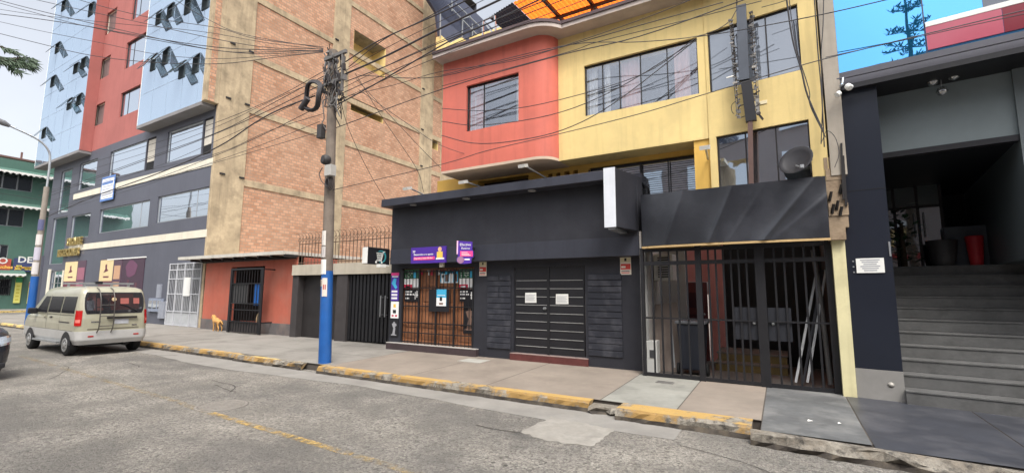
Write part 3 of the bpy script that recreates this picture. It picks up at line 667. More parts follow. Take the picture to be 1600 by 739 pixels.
# ------------------------------------------------------------------ street lamp far left
lp = P(45,507,'Z',.15); lamp = thing('street_lamp', 'tall concrete street lamp with blue foot and curved arm before the green building', 'street lamp', (lp.x, lp.y, .15))
bluep = mat('blue_paint', lin((26,84,152)), .5, .15, 3, streak=.2, dirt=lin((90,110,140)), dirt_amt=.25)
ppole = mat('pole_concrete', lin((138,130,120)), .9, .15, 3, .2, 30, streak=.4)
tpx = P(74,292,'Y',lp.y)
def along(z): t = (z-.15)/(tpx.z-.15); return (lp.x+(tpx.x-lp.x)*t*.4, lp.y, z)
g = MB(); g.tube([along(.15), along(tpx.z)], [.15, .1], 14); g.build('post', ppole, lamp)
g = MB(); g.tube([along(.152), along(2.35)], [.155, .143], 14); g.build('painted_foot', bluep, lamp)
g = MB(); zt = tpx.z; a0 = along(zt)
g.tube(smooth([(a0[0],a0[1],zt-.6), (a0[0],a0[1],zt+1.1), (a0[0],a0[1]-.1,zt+1.75), (a0[0],a0[1]-.55,zt+2.2), (a0[0],a0[1]-1.5,zt+2.55)], 5), .045, 8); g.build('arm', steel, lamp)
g = MB(); e = Vector((a0[0], a0[1]-1.45, zt+2.52)); g.tube([e, e+Vector((0,-.2,.08)), e+Vector((0,-.6,.2)), e+Vector((0,-.72,.22))], [.07,.13,.12,.04], 10); g.build('lamp_head', mat('lamp_grey', lin((110,112,114)), .5, .1, 5), lamp)
for (z0, z1, c) in ((2.45, 3.0, (190,186,184)), (3.1, 3.7, (176,172,184)), (3.8, 4.3, (196,190,186)), (4.5, 5.0, (86,88,120))):
    g = MB(); n = 8
    for k in range(n):
        t0, t1 = R(-150+15*k*1.4), R(-150+15*(k+1)*1.4); cx, cy = along(z0)[0], lp.y; r = .146-.007*(z0-2)+.004
        g.quad((cx+r*math.cos(t0), cy+r*math.sin(t0), z0), (cx+r*math.cos(t1), cy+r*math.sin(t1), z0), (cx+r*math.cos(t1), cy+r*math.sin(t1), z1), (cx+r*math.cos(t0), cy+r*math.sin(t0), z1))
    tag(g.build('pasted_bill', flat(c)), {2.45:'pale paper bill pasted just above the blue foot of the far street lamp', 3.1:'lilac paper bill pasted second above the blue foot of the far street lamp', 3.8:'pale paper bill pasted third above the blue foot of the far street lamp', 4.5:'dark blue bill pasted highest on the far street lamp'}[z0], 'poster')

# ------------------------------------------------------------------ terracotta shed
YS = 10.1
shed = thing('corner_shed', 'low terracotta one-room shed with a thin slab roof against the brick wall', 'shed', (-17.6, 10.2, .2))
hx0, hx1, hz0, hz1 = -18.7, -16.5, .3, 2.66
g = MB(); g.wall(-20.62, -14.55, .6, 2.92, YS, .2, [(hx0, hx1, .6, hz1)]); g.quad((-14.55,YS,.2), (-14.55,14,.2), (-14.55,14,2.92), (-14.55,YS,2.92)); g.build('wall', terracotta, shed)
plm = mat('plinth_grey', lin((96,92,92)), .9, .2, 2, .2, dirt=lin((140,120,110)), dirt_amt=.4)
g = MB(); g.box(-20.64, hx0, YS-.03, YS+.2, .12, .6); g.build('plinth', plm, shed); g = MB(); g.box(hx1, -14.53, YS-.03, YS+.2, .12, .6); g.build('plinth', plm, shed)
g = MB(); g.prism([(-21.8, 3.0), (-14.6, 2.98), (-14.6, 3.1), (-21.8, 3.12)], YS-.55, YS+3.5); g.build('roof', mat('slab_white', lin((192,188,178)), .85, .12, 1.5, .1, streak=.4), shed)
g = MB()
for k in range(9): x = -20.9+k*.78; g.box(x, x+.08, YS-.5, YS-.01, 2.9, 2.99)
g.box(-20.9, -14.7, YS-.03, YS-.004, 2.86, 2.975); g.build('roof_batten', alu, shed)
g = MB(); g.box(-20.4, -14.7, 12.4, 12.5, .2, 2.95); g.box(hx0-.6, hx0-.55, YS+.2, 12.4, .2, 2.9); g.box(-20.4, -14.7, YS+.2, 12.4, .1, .22); g.build('room', mat('shed_room', lin((66,62,60)), .9, .2, 2), shed)
sg = thing('shed_gate', 'rusty black barred gate bulging out of the shed doorway with one blue panel', 'gate', (-17.6, 9.75, .2))
Yg = 9.68; gx0, gx1 = -18.35, -15.95; g = MB()
gx0, gx1, _, _ = RY(359,416,409,520,Yg)
for x in (gx0, gx0+.07, gx1, gx1-.07): g.box(x-.025, x+.025, Yg-.025, Yg+.025, .22, 2.55)
g.box(gx0, gx1, Yg-.026, Yg+.026, 2.5, 2.56); 
for z in (.62, 1.05, 1.28, 2.0): g.box(gx0+.03, gx1-.03, Yg-.014, Yg+.014, z-.015, z+.015)
for k in range(1, 12): x = gx0+(gx1-gx0)*k/12; g.box(x-.009, x+.009, Yg-.009, Yg+.009, .25, 2.5)
for z in (.62, 2.5):
    for x in (gx0, gx1): g.box(x-.02, x+.02, Yg+.026, YS, z-.02, z+.02)
g.build('frame', blackmetal, sg)
g = MB(); g.box(gx0+.02, gx1-.02, Yg+.027, Yg+.04, .24, .6); g.build('kick_panel', mat('rusty_black', lin((52,48,48)), .7, .3, 3), sg)
g = MB(); g.box(gx0+.02, gx0+(gx1-gx0)*.53, Yg+.028, Yg+.04, 1.28, 2.0); g.build('sheet_panel', mat('grey_sheet', lin((62,62,62)), .7, .2, 3), sg)
g = MB(); g.box(gx0+(gx1-gx0)*.72, gx1-.05, Yg+.028, Yg+.04, 1.22, 2.0); g.build('blue_panel', bluep, sg)['label'] = 'blue painted sheet panel'
g = MB(); g.box(gx0+.5, hx1-.2, 11.0, 11.03, 1.4, 2.6)
for k in range(12): x = gx0+1.2+k*.1; g.box(x, x+.06, 10.98-.02*(k % 2), 11, 1.4, 2.6)
tag(g.build('door_curtain', mat('curtain_cream', lin((212,204,190)), .9, .12, 5)), 'pale pleated curtain hanging inside the terracotta shed', 'curtain')
def blob(c, r, n=10, m=0, jit=.12, g=None):
    g = g or MB(); vs = []; fs = []; nl = n//2
    for i in range(nl+1):
        for k in range(n):
            t, f = math.pi*i/nl, 2*math.pi*k/n; j = 1+random.uniform(-jit, jit)
            vs.append((c[0]+r[0]*j*math.sin(t)*math.cos(f), c[1]+r[1]*j*math.sin(t)*math.sin(f), c[2]+r[2]*j*math.cos(t)))
    for i in range(nl):
        for k in range(n): fs.append((i*n+k, i*n+(k+1) % n, (i+1)*n+(k+1) % n, (i+1)*n+k))
    g.add(vs, fs, m, True); return g
g = blob((-16.75, 10.45, .62), (.5,.3,.42), 14, jit=.1); tag(g.build('cloth_bundle', mat('tan_cloth', lin((196,172,134)), .95, .2, 5, .3, 12)), 'tan cloth bundle lying behind the bars of the shed gate', 'bundle')

# dog
def skin(name, verts, edges, radii, m, levels=1):
    me = bpy.data.meshes.new(name); me.from_pydata(verts, edges, []); o = bpy.data.objects.new(name, me); C.objects.link(o)
    o.modifiers.new('s', 'SKIN')
    for i, r in enumerate(radii): me.skin_vertices[0].data[i].radius = (r, r) if not isinstance(r, tuple) else r
    me.skin_vertices[0].data[0].use_root = True
    sub = o.modifiers.new('u', 'SUBSURF'); sub.levels = levels; sub.render_levels = levels
    dg = bpy.context.evaluated_depsgraph_get(); me2 = bpy.data.meshes.new_from_object(o.evaluated_get(dg))
    o.modifiers.clear(); o.data = me2; me2.materials.append(m)
    for p in me2.polygons: p.use_smooth = True
    return o
dy = 9.8; dx = P(331,515,'Y',dy).x+.25; dz = pz(dy)
V = [(.42,0,.50), (.2,0,.52), (.02,0,.52), (-.1,0,.62), (-.2,0,.70), (-.33,0,.66), (.52,.0,.5), (.7,.02,.34),
     (.02,.08,.42), (.0,.08,.24), (-.03,.08,.03), (-.07,.08,.02), (.06,-.08,.42), (.07,-.08,.24), (.05,-.08,.03), (.01,-.08,.02),
     (.44,.09,.42), (.4,.09,.28), (.5,.09,.18), (.47,.09,.03), (.43,.09,.02), (.46,-.09,.42), (.43,-.09,.28), (.53,-.09,.18), (.5,-.09,.03), (.46,-.09,.02), (-.16,.055,.79), (-.16,-.055,.79)]
E_ = [(0,1),(1,2),(2,3),(3,4),(4,5),(0,6),(6,7),(2,8),(8,9),(9,10),(10,11),(2,12),(12,13),(13,14),(14,15),(0,16),(16,17),(17,18),(18,19),(19,20),(0,21),(21,22),(22,23),(23,24),(24,25),(4,26),(4,27)]
rad = [.12,.125,.13,.09,.085,.045,.035,.015, .06,.035,.03,.028,.06,.035,.03,.028,.07,.05,.03,.026,.026,.07,.05,.03,.026,.026,.03,.03]
dog = skin('dog', V, E_, rad, mat('tan_fur', lin((192,146,88)), .95, .25, 6, .4, 40)); dog.scale = (.78,.78,.78); dog.location = (dx-.06, dy, dz-.012); tag(dog, 'tan short-haired dog walking out beside the shed gate', 'dog')

# ------------------------------------------------------------------ low gateway between shed and shop
YW = 9.9
gw = thing('gateway', 'dark double gateway under a concrete lintel between terracotta shed and black shop', 'gateway', (-12, 9.9, .2))
zl0, zl1 = 2.27, 2.62
g = MB(); g.box(-14.5, -9.4, YW-.06, YW+.3, zl0, zl1); g.build('lintel', mat('lintel_cement', lin((176,168,152)), .9, .12, 1.5, .15, streak=.4), gw)
a = RY(525,433,547,525,YW); g = MB(); g.box(a[0], a[1]-.15, YW-.02, YW+.3, .15, zl0); g.build('pillar', mat('pillar_dark', lin((62,58,58)), .8, .2, 2), gw); g = MB(); g.box(-14.52, -14.2, YW, YW+.3, .15, zl0); g.build('pillar', mat('pillar_dark', lin((62,58,58)), .8, .2, 2), gw)
g = MB(); g.box(-14.2, a[0], YW+.22, YW+.26, .18, zl0); g.build('plain_door', mat('door_brown_black', lin((40,37,37)), .6, .3, 2), gw)
g = MB(); s0, s1 = a[1]-.15, -9.4
for k in range(15): x = s0+(s1-s0)*(k+.15)/15; g.box(x, x+(s1-s0)/15*.62, YW+.05, YW+.09, .25, zl0-.02)
for z in (.3, 1.25, 2.2): g.box(s0, s1, YW+.1, YW+.14, z-.04, z+.04)
g.box(s0, s1, YW+.2, YW+.22, .2, zl0, 1); g.build('slat_gate', [blackmetal, dark], gw)
g = MB()
hx = RY(596,475,604,508,YW)
for x in (hx[0], hx[1]-.02): g.tube([(x,YW-.05,1.0), (x,YW-.05,1.62)], .022, 8); g.box(x-.01, x+.01, YW-.05, YW+.05, 1.05, 1.07); g.box(x-.01, x+.01, YW-.05, YW+.05, 1.55, 1.57)
g.build('handle', steel, gw)
rl = MB(); yR = YW+.1; x = -14.4
while x < -9.3:
    rl.bar((x,yR,zl1), (x,yR,zl1+1.0), .016)
    rl.tube([(x+.07*math.cos(t), yR, zl1+.86+.07*math.sin(t)) for t in [R(-90+45*k) for k in range(8)]], .008, 4)
    rl.tube(smooth([(x,yR,zl1+1.0), (x-.03,yR-.06,zl1+1.08), (x-.02,yR-.15,zl1+1.06)], 3), .007, 4)
    x += .17
for z in (zl1+.08, zl1+.72): rl.box(-14.4, -9.35, yR-.01, yR+.01, z-.012, z+.012)
tag(rl.build('railing', mat('rusted_iron', lin((92,74,62)), .8, .25, 6)), 'rusty wrought iron railing with curled spikes on the concrete lintel', 'railing')
g = MB(); g.box(-14.4, -9.35, yR+1.6, yR+1.75, .2, zl1+.28); tag(g.build('yard_wall', mat('yard_plaster', lin((168,144,118)), .9, .15, 1.5, .1, streak=.4)), 'low beige wall behind the rusty railing', 'wall')
# cart sign box
cs = thing('cart_sign', 'black projecting sign box with a white shopping cart and teal swoosh over the gateway', 'sign', (-9.35, 8.9, 2.45))
g = MB(); g.box(-9.5, -9.3, 8.45, 9.22, 2.46, 2.9); g.build('box', black, cs, bevel=.01)
g = MB(); g.box(-9.49, -9.31, 8.43, 8.448, 2.47, 2.89); g.build('end_panel', white, cs)
TC = lambda u, d, z: (-9.295+d*-1, 8.45+u, 2.46+z)
g = MB(TC)
for k in range(4): g.bar((.28+.03*k, 0, .3-.06*k), (.5-.012*k, 0, .3-.06*k), .006, .014)
for k in range(4): g.bar((.3+.055*k, 0, .3), (.34+.035*k, 0, .12), .006, .012)
g.bar((.53,0,.34), (.46,0,.09), .006, .02); g.bar((.47,0,.1), (.29,0,.1), .006, .02); g.bar((.53,0,.34), (.59,0,.35), .006, .02)
for u in (.28, .48): g.lathe([(.028,-.004), (.028,.004)], (u,0,.055), (0,1,0), 10)
g.build('cart_emblem', white, cs)
g = MB(TC)
arc = [R(130-24*k) for k in range(11)]
for k in range(10):
    w0, w1 = .02+.035*math.sin(math.pi*k/10), .02+.035*math.sin(math.pi*(k+1)/10); cx, cz = .46, .21; r = .2
    p = lambda t, rr: (cx+rr*math.cos(t)*.9, .002, cz+rr*math.sin(t)*.85)
    g.quad(p(arc[k], r-w0), p(arc[k+1], r-w1), p(arc[k+1], r), p(arc[k], r))
g.build('swoosh', flat((58,146,154)), cs, normals=False)
fl = MB(); fl.box(-9.3, -9.15, 8.75, 8.95, 2.38, 2.46); fl.box(-9.27, -9.18, 8.95, 9.1, 2.42, 2.45)
tag(fl.build('floodlight', white), 'small white floodlight under the black shop band next to the cart sign', 'floodlight')

# ------------------------------------------------------------------ the black shop
YK = 9.4
shop = thing('black_shop', 'single storey black painted shop with deep fascia band and flat capped roof', 'shop', (-5.8, 9.4, .2))
XS0, XS1 = -9.4, -2.38
wd = (-8.98, -6.58, .38, 2.36); dd = (-5.45, -3.67, .36, 2.32)
g = MB(); g.wall(XS0, XS1, .12, 2.6, YK, .25, [(wd[0], wd[1], .2, wd[3]), (dd[0], dd[1], .2, dd[3])])
g.quad((XS0,YK,.15), (XS0,13,.15), (XS0,13,4), (XS0,YK,4)); g.quad((XS1,YK+.3,2.7), (XS1,YK+.3,4), (XS1,9.9,4), (XS1,9.9,2.7)); g.build('wall', navy, shop)
g = MB(); g.box(-9.14, XS1-.03, 9.1, YK+.1, 2.47, 3.99); g.box(-9.15, XS1-.02, 9.092, 9.1, 2.47, 2.86, 1); g.build('fascia', [navy, mat('navy_band', lin((50,52,61)), .5, .12, 1, streak=.35)], shop, bevel=.006, seg=1)
g = MB(); g.planprism([(-9.2,8.74), (-2.84,8.74), (-2.84,9.34), (XS1,9.34), (XS1,10.2), (-9.2,10.2)], 3.99, 4.19); g.build('roof_cap', mat('cap_navy', lin((54,56,66)), .5, .12, 1, streak=.35), shop, bevel=.01, seg=1)
for x in (-8.2, -6.5, -4.7): g = MB(); g.lathe([(.09,-.02), (.09,0)], (x, 8.9, 3.99), n=12); g.build('soffit_lamp', mat('lamp_glass_grey', lin((150,150,150)), .3, .05, 3), shop)
# weathered plank-like block panels either side of the black door
for (x0, x1) in ((RY(762,430,801,540,YK)[0], dd[0]-.06), (dd[1]+.06, RY(917,430,973,560,YK)[1])):
    g = MB(); z = .42; r = 0
    while z < 2.1:
        n = 2 if random.random() < .15 else 1; w = (x1-x0)/n
        for k in range(n):
            o = random.uniform(0, .012); g.box(x0+w*k+.006, x0+w*(k+1)-.006, YK-.022-o, YK-.002, z+.006, z+.126)
        z += .132; r += 1
    g.build('block_panel', mat('worn_navy_block', lin((40,42,50)), .6, .2, 2, .25, 20, dirt=lin((92,92,98)), dirt_amt=.4, dirt_scale=3.2), shop, bevel=.006, seg=1)
# black double door
for i, (x0, x1) in enumerate(((dd[0]+.03, (dd[0]+dd[1])/2-.01), ((dd[0]+dd[1])/2+.01, dd[1]-.03))):
    g = MB(); g.box(x0, x1, YK+.03, YK+.08, dd[2]+.01, dd[3]); f = g.build('door_leaf', black, shop, bevel=.005, seg=1)
    g = MB()
    for k in range(9): z = .52+k*.185; g.box(x0+.03, x1-.03, YK+.018, YK+.03, z, z+.013)
    g.build('metal_strips', mat('brushed_strip', lin((150,150,148)), .5, .15, 5, metal=.2), f)
    if i == 0: g = MB(); g.lathe([(.03,0), (.03,.03), (.018,.035), (.018,.06), (.03,.065), (.02,.085)], (x1-.07, YK+.03, 1.38), (0,-1,0), 12); g.build('handle', steel, f)
g = MB(); g.box(dd[0], dd[1], YK+.02, YK+.06, dd[3]-.02, 2.5); g.box((dd[0]+dd[1])/2-.03, (dd[0]+dd[1])/2+.03, YK+.015, YK+.03, dd[2], dd[3]); g.build('door_frame', blackmetal, shop)
g = MB(); g.box(dd[0]-.06, dd[1]+.06, YK-.06, YK+.25, .1, .345); g.box(dd[0]-.06, dd[1]+.06, YK-.064, YK+.2, .345, .36, 1); g.build('door_step', [maroon, mat('step_edge', lin((150,130,124)), .5, .1, 5)], shop)
for px, lab in ((RY(820,457,838,473,YK), 'white notice sheet taped to the left leaf of the black door'), (RY(868,459,888,475,YK), 'white notice sheet taped to the right leaf of the black door')):
    g = MB(); x0, x1, z0, z1 = px; y = YK+.012; g.add([(x0,y,z0), (x1,y-.002,z0+.004), (x1-.004,y-.006,z1), (x0+.005,y,z1-.004)], [(0,1,2,3)])
    for k in range(5): g.box(x0+.03, x1-.03-.03*(k % 2), y-.009, y-.007, z1-.06-k*.03, z1-.052-k*.03, 1)
    tag(g.build('notice_sheet', [white, flat((170,172,178))], normals=False), lab, 'notice')
# wooden shopfront, step and grille
g = MB(); g.box(XS0+.02, -6.42, YK-.12, YK+.3, .1, .365); g.box(XS0+.02, -6.42, YK-.124, YK+.25, .365, .38, 1); g.build('shopfront_step', [mat('step_dark_tile', lin((66,56,58)), .35, .2, 5), mat('step_white_edge', lin((176,172,166)), .5, .1, 5)], shop)
nl = 4; lw = (wd[1]-wd[0])/nl
for k in range(nl):
    x0, x1 = wd[0]+lw*k+.01, wd[0]+lw*(k+1)-.01
    g = MB(); g.box(x0, x1, YK+.09, YK+.12, wd[2], wd[3]); g.box(x0, x0+.07, YK+.065, YK+.09, wd[2], wd[3]); g.box(x1-.07, x1, YK+.065, YK+.09, wd[2], wd[3])
    for z in (wd[2], wd[2]+.42, wd[2]+.98, wd[2]+1.5, wd[3]-.1): g.box(x0+.07, x1-.07, YK+.067, YK+.09, z, z+.08)
    for (a, b) in ((.12,.38), (.52,.94), (1.1,1.46)):
        g.box(x0+.12, x1-.12, YK+.07, YK+.09, wd[2]+a, wd[2]+b)
    g.build('wooden_door', [wood], shop, bevel=.008, seg=1)
gr = thing('shop_grille', 'black iron bar grille covering the wooden shopfront', 'grille', ((wd[0]+wd[1])/2, YK, .38))
g = MB(); y = YK+.012
nb = 20
for k in range(nb+1): x = wd[0]+.03+(wd[1]-wd[0]-.06)*k/nb; r = .02 if k % 5 == 0 else .006; g.box(x-r, x+r, y-r, y+r, wd[2], wd[3]-.05)
for z in (.42, .66, .92, 1.36, 1.84, 2.27): g.box(wd[0], wd[1], y-.012, y+.012, z-.013, z+.013)
g.build('bars', blackmetal, gr)
xa, xb, za, zb = RY(671,452,703,487,YK+.02); g = MB(); g.box(xa, xb, YK-.012, YK+.0, za, zb); g.build('lock_plate', black, gr, bevel=.005)
def board(name, px, Y, base, items, mats, lab, cat='poster', t=.012):
    """flat printed board: items are (x0,x1,z0,z1,mat) as fractions of the board"""
    x0, x1, z0, z1 = RY(*px, Y); g = MB(); g.box(x0, x1, Y, Y+t, z0, z1, base); w, h = x1-x0, z1-z0
    for i, (a, b, c, d, mi) in enumerate(items): g.box(x0+w*a, x0+w*b, Y-.003-.0005*(i % 4), Y, z0+h*c, z0+h*d, mi)
    return g, (x0, x1, z0, z1)
def words(row, n, h, mi, a=.08, b=.92):
    out = []; x = a
    for k in range(n):
        w = random.uniform(.06, .16); 
        if x+w > b: break
        out.append((x, x+w, row, row+h, mi)); x += w+.035
    return out
kw, kg, kr, kb, kc, kp, kpk, ky = [flat(c) for c in ((232,232,230), (46,98,66), (196,40,72), (26,26,30), (70,178,220), (76,44,150), (228,70,140), (240,200,90))]
PM = [kw, kg, kr, kb, kc, kp, kpk, ky, flat((120,96,84)), flat((150,150,154))]
for px, lab, lab2 in (((632,421,655,451), 'green, white and red poster on the leftmost wooden door', 'black poster with white marks on the leftmost wooden door'), ((718,420,743,451), 'green, white and red poster on the rightmost wooden door', 'black poster with white marks on the rightmost wooden door')):
    it = [(0,1,.52,1,1), (0,1,.2,.52,0), (0,.55,0,.22,2), (.55,1,0,.2,0)]
    for r_ in (.88,.78,.68,.6): it += words(r_, 4, .03, 0, .08, .6)
    it += [(.62,.78,.56,.9,4), (.1,.42,.06,.14,0)]
    g, _ = board('p', px, YK+.048, 3, it, PM, ''); tag(g.build('shop_poster', PM), lab, 'poster')
    q = (px[0], 452, px[2], 471); it = words(.75,5,.12,0,.06,.65)+words(.52,5,.14,0,.06,.65)+words(.2,3,.12,0,.06,.5)+[(.72,.78,.2,.8,0), (.82,.88,.35,.9,0), (.68,.95,.5,.58,0)]
    g, _ = board('p', q, YK+.048, 3, it, PM, ''); tag(g.build('shop_poster', PM), lab2, 'poster')
def figure(g, x, y, z, s, m):
    """small pale statuette silhouette standing on a base"""
    g.prism([(x-.28*s,z), (x+.28*s,z), (x+.25*s,z+.05*s), (x+.1*s,z+.08*s), (x+.14*s,z+.5*s), (x+.1*s,z+.62*s), (x+.26*s,z+.72*s), (x+.2*s,z+.86*s), (x+.06*s,z+.88*s), (x+.08*s,z+.98*s), (x-.06*s,z+.98*s), (x-.05*s,z+.88*s), (x-.22*s,z+.84*s), (x-.12*s,z+.62*s), (x-.04*s,z+.5*s), (x-.14*s,z+.08*s), (x-.26*s,z+.05*s)], y-.005, y-.001, m)
g, (a, b, c, d) = board('p', (724,471,743,521), YK+.048, 3, [], PM, ''); figure(g, (a+b)/2, YK+.048, c+.08, (d-c)*.7, 8); tag(g.build('shop_poster', PM), 'tall black poster with a pale statuette on the right wooden door', 'poster')
g, _ = board('p', (688,424,716,442), YK+.046, 4, [(.06,.24,.1,.8,0), (.28,.48,.12,.75,8), (.52,.72,.1,.82,0), (.76,.95,.12,.78,8), (.1,.2,.45,.7,2), (.55,.68,.4,.65,2), (0,1,0,.08,0)], PM, ''); tag(g.build('shop_poster', PM), 'pale blue poster with small figures at the top of the middle wooden doors', 'poster')
g = MB(); x0, x1, z0, z1 = RY(660,420,714,430,YK+.12)
for i, t in enumerate("V TE SN NS"):
    if t != ' ': g.text(t, .17, x0+(x1-x0)*i/10, YK+.05, z0+.01, 0 if i % 3 == 0 else 1, bold=.008)
tag(g.build('door_letters', [kr, kw]), 'row of red and white stuck letters above the wooden doors', 'lettering')
g, _ = board('p', (682,452,697,478), YK-.026, 4, [(0,1,0,.5,0), (.35,.6,.3,.55,3), (.3,.7,.08,.2,8), (.1,.9,.62,.66,0)], PM, ''); tag(g.build('notice_sheet', PM), 'sky blue notice on the black lock plate of the shop grille', 'notice')
# narrow strip posters on the left corner pillar
yy = YK-.016
g, (a, b, c, d) = board('p', (611,426,623,470), yy, 5, [(0,1,.9,1,6), (.1,.9,.84,.88,0), (.1,.85,.06,.13,0), (.1,.85,.18,.25,0), (.1,.85,.3,.37,0)], PM, '')
g.prism([(a+.08*(b-a)*5/5,c+.62*(d-c)), (a+.35*(b-a),c+.8*(d-c)), (a+.7*(b-a),c+.78*(d-c)), (a+.6*(b-a),c+.6*(d-c)), (a+.85*(b-a),c+.48*(d-c)), (a+.6*(b-a),c+.42*(d-c))], yy-.006, yy-.002, 4)
tag(g.build('strip_poster', PM), 'narrow purple strip poster on the left corner pillar of the black shop', 'poster')
g, _ = board('p', (610.5,471,622.5,497), yy, 0, [(.3,.7,.3,.5,3), (.15,.4,.1,.2,2), (.6,.85,.1,.2,2), (.35,.65,.65,.85,7)], PM, ''); tag(g.build('strip_poster', PM), 'narrow white strip poster below the purple one on the corner pillar', 'poster')
g, (a, b, c, d) = board('p', (609,499,622,526), yy, 3, [], PM, ''); figure(g, (a+b)/2, yy, c+.04, (d-c)*.8, 9); tag(g.build('strip_poster', PM), 'black strip with a pale statuette at the foot of the corner pillar', 'poster')
# purple sign and projecting purple sign
Yp = 9.07; x0, x1, z0, z1 = RY(643,386,697,411,Yp); ps = MB(); ps.box(x0, x1, Yp-.02, Yp+.025, z0, z1, 0); w, h = x1-x0, z1-z0
ps.box(x0+.1, x0+w*.7, Yp-.026, Yp-.02, z0+h*.2, z0+h*.4, 1)
ps.text('Bienvenidos a tu agente', .068, x0+.1, Yp-.022, z0+h*.5, 2)
ps.text('Deposita y retira efectivo', .06, x0+.12, Yp-.027, z0+h*.27, 2)
ps.text("yp", .1, x0+.06, Yp-.022, z1-.12, 2)
cx = x0+w*.84; ps.box(cx-.09, cx+.09, Yp-.028, Yp-.02, z0+h*.3, z0+h*.68, 3); ps.lathe([(.06,-.004), (.06,.004)], (cx, Yp-.024, z0+h*.82), (0,1,0), 12, 4); ps.box(cx-.12, cx+.14, Yp-.027, Yp-.02, z0+h*.2, z0+h*.3, 2)
tag(ps.build('purple_sign', [kp, kpk, kw, ky, flat((226,180,140))]), 'purple rectangular sign with pink bar on the black fascia', 'sign')
pj = thing('projecting_sign', 'purple and pink cut-out sign projecting from the black fascia', 'sign', (-6.4, 8.9, 2.4))
a0, b0 = P(719,377,'Y',8.85), P(739,412,'Y',8.85)
TP = frame(a0.x, 8.75, R(25)); wv = .36; hh = a0.z-b0.z; zb = b0.z
pol = [(0,zb+hh*.42), (0,zb+hh), (wv,zb+hh*.95), (wv,zb+hh*.6), (wv*1.08,zb+hh*.55), (wv*1.08,zb+hh*.28), (wv*.95,zb+hh*.25), (wv*.95,zb+.02), (wv*.5,zb), (wv*.2,zb), (wv*-.02,zb+hh*.1), (wv*-.02,zb+hh*.25), (wv*.08,zb+hh*.32)]
g = MB(TP); g.prism(pol, -.03, .03); g.build('panel', kp, pj)
g = MB(TP); g.prism([(x-.012, z) for x, z in pol[:2]]+[(x+.02, z) for x, z in (pol[1], pol[0])], -.034, .034); g.build('edge_strip', flat((240,190,214)), pj)
g = MB(TP); g.box(wv*.2, wv*1.04, -.037, -.03, zb+hh*.32, zb+hh*.55); g.build('pink_block', kpk, pj)
g = MB(TP); g.text("Efectivo", .085, 0, 0, 0, map3=lambda tx, ty, tz: (.06+tx, -.034-tz, zb+hh*.78+ty)); g.text("Retiros", .07, 0, 0, 0, map3=lambda tx, ty, tz: (.1+tx, -.034-tz, zb+hh*.63+ty))
for k in range(3): g.box(wv*.3, wv*(.9-.1*k), -.041, -.037, zb+hh*(.36+.06*k), zb+hh*(.38+.06*k))
g.box(wv*.5, wv*.85, -.034, -.03, zb+hh*.16, zb+hh*.22); g.build('lettering', kw, pj)
g = MB(TP); g.lathe([(.085,-.004), (.085,.004)], (wv*.24, -.036, zb+hh*.17), (0,1,0), 16); g.build('round_badge', flat((150,110,140)), pj)
g = MB(); g.bar((a0.x+.25,8.85,zb+hh*.7), (a0.x+.25,9.1,zb+hh*.7), .03); g.bar((a0.x+.25,8.85,zb+hh*.3), (a0.x+.25,9.1,zb+hh*.3), .03); g.build('bracket', blackmetal, pj)
for px, lab in (((749,409,760,431), 'cream and red alarm notice under the fascia left of the black door'), ((969,402,986,429), 'cream and red alarm notice at the right end of the black shop wall')):
    g, _ = board('p', px, YK-.014, 0, [(.05,.95,.72,.97,1), (.4,.6,.78,.95,2), (.05,.95,.3,.62,3), (.1,.5,.38,.5,0), (.1,.85,.08,.13,3), (.1,.85,.18,.22,2)], [kw]*4, ''); tag(g.build('alarm_notice', [flat((226,218,204)), flat((214,206,170)), kb, flat((206,66,56))]), lab, 'notice')
g = MB(); x0, x1, z0, z1 = RY(688,411,694,417,9.2); g.box(x0, x1, 9.16, 9.22, 2.36, 2.468); tag(g.build('sensor_box', offwhite), 'small cream sensor box under the fascia below the purple sign', 'sensor')
# projecting white-ended sign box at the right end
wb = thing('blank_sign_box', 'black projecting sign box with blank white front at the right end of the fascia', 'sign', (-2.7, 8.8, 2.95))
g = MB(); g.planprism([(-2.83,8.3), (-2.61,8.3), (-2.37,9.32), (-2.83,9.32)], 2.96, 4.09); g.build('box', navy, wb, bevel=.008); g = MB(); g.box(-2.832, -2.608, 8.285, 8.298, 2.955, 4.095); g.build('front_panel', mat('sign_white_worn', lin((208,212,218)), .5, .08, 3, streak=.2), wb)
g = MB(); g.box(-2.78, -2.64, 8.35, 9.15, 2.92, 2.958); g.build('bottom_tray', steel, wb)
g = MB(); g.tube(smooth([(-2.5,9.3,2.9), (-2.38,9.25,2.7), (-2.36,9.28,2.4), (-2.36,9.3,.25)], 6), .05, 10); tag(g.build('drain_pipe', mat('grey_pipe', lin((150,150,148)), .5, .1, 4, streak=.3)), 'grey drain pipe at the right end of the black shop', 'pipe')

# roof flood lamps on arms over the shop roof
def arm_lamp(px0, px1, lab, Yb=9.35):
    b = P(*px1, 'Y', Yb); e = P(*px0, 'Y', 8.55); e.z = max(e.z, 4.3)
    b = Vector((b.x, Yb, 4.2)); o = thing('arm_floodlight', lab, 'floodlight', b)
    g = MB(); g.tube([b, e], .018, 6); g.build('arm', steel, o)
    g = MB(); d = (e-b).normalized(); g.bar(e, e+Vector((.0,-.16,-.05)), .16, .07); g.build('lamp_head', mat('lamp_white', lin((206,206,200)), .4, .05, 4), o)
arm_lamp((727,285), (772,292), 'white floodlight on a long arm above the shop roof below the coral bay')
arm_lamp((820,259), (868,268), 'white floodlight on a long arm in front of the narrow dark slots')
arm_lamp((640,294), (676,303), 'small floodlight on an arm against the brick wall at the left of the shop roof')
arm_lamp((1104,268), (1108,285), 'grey floodlight box on the ochre pillar above the tarpaulin', 9.0)

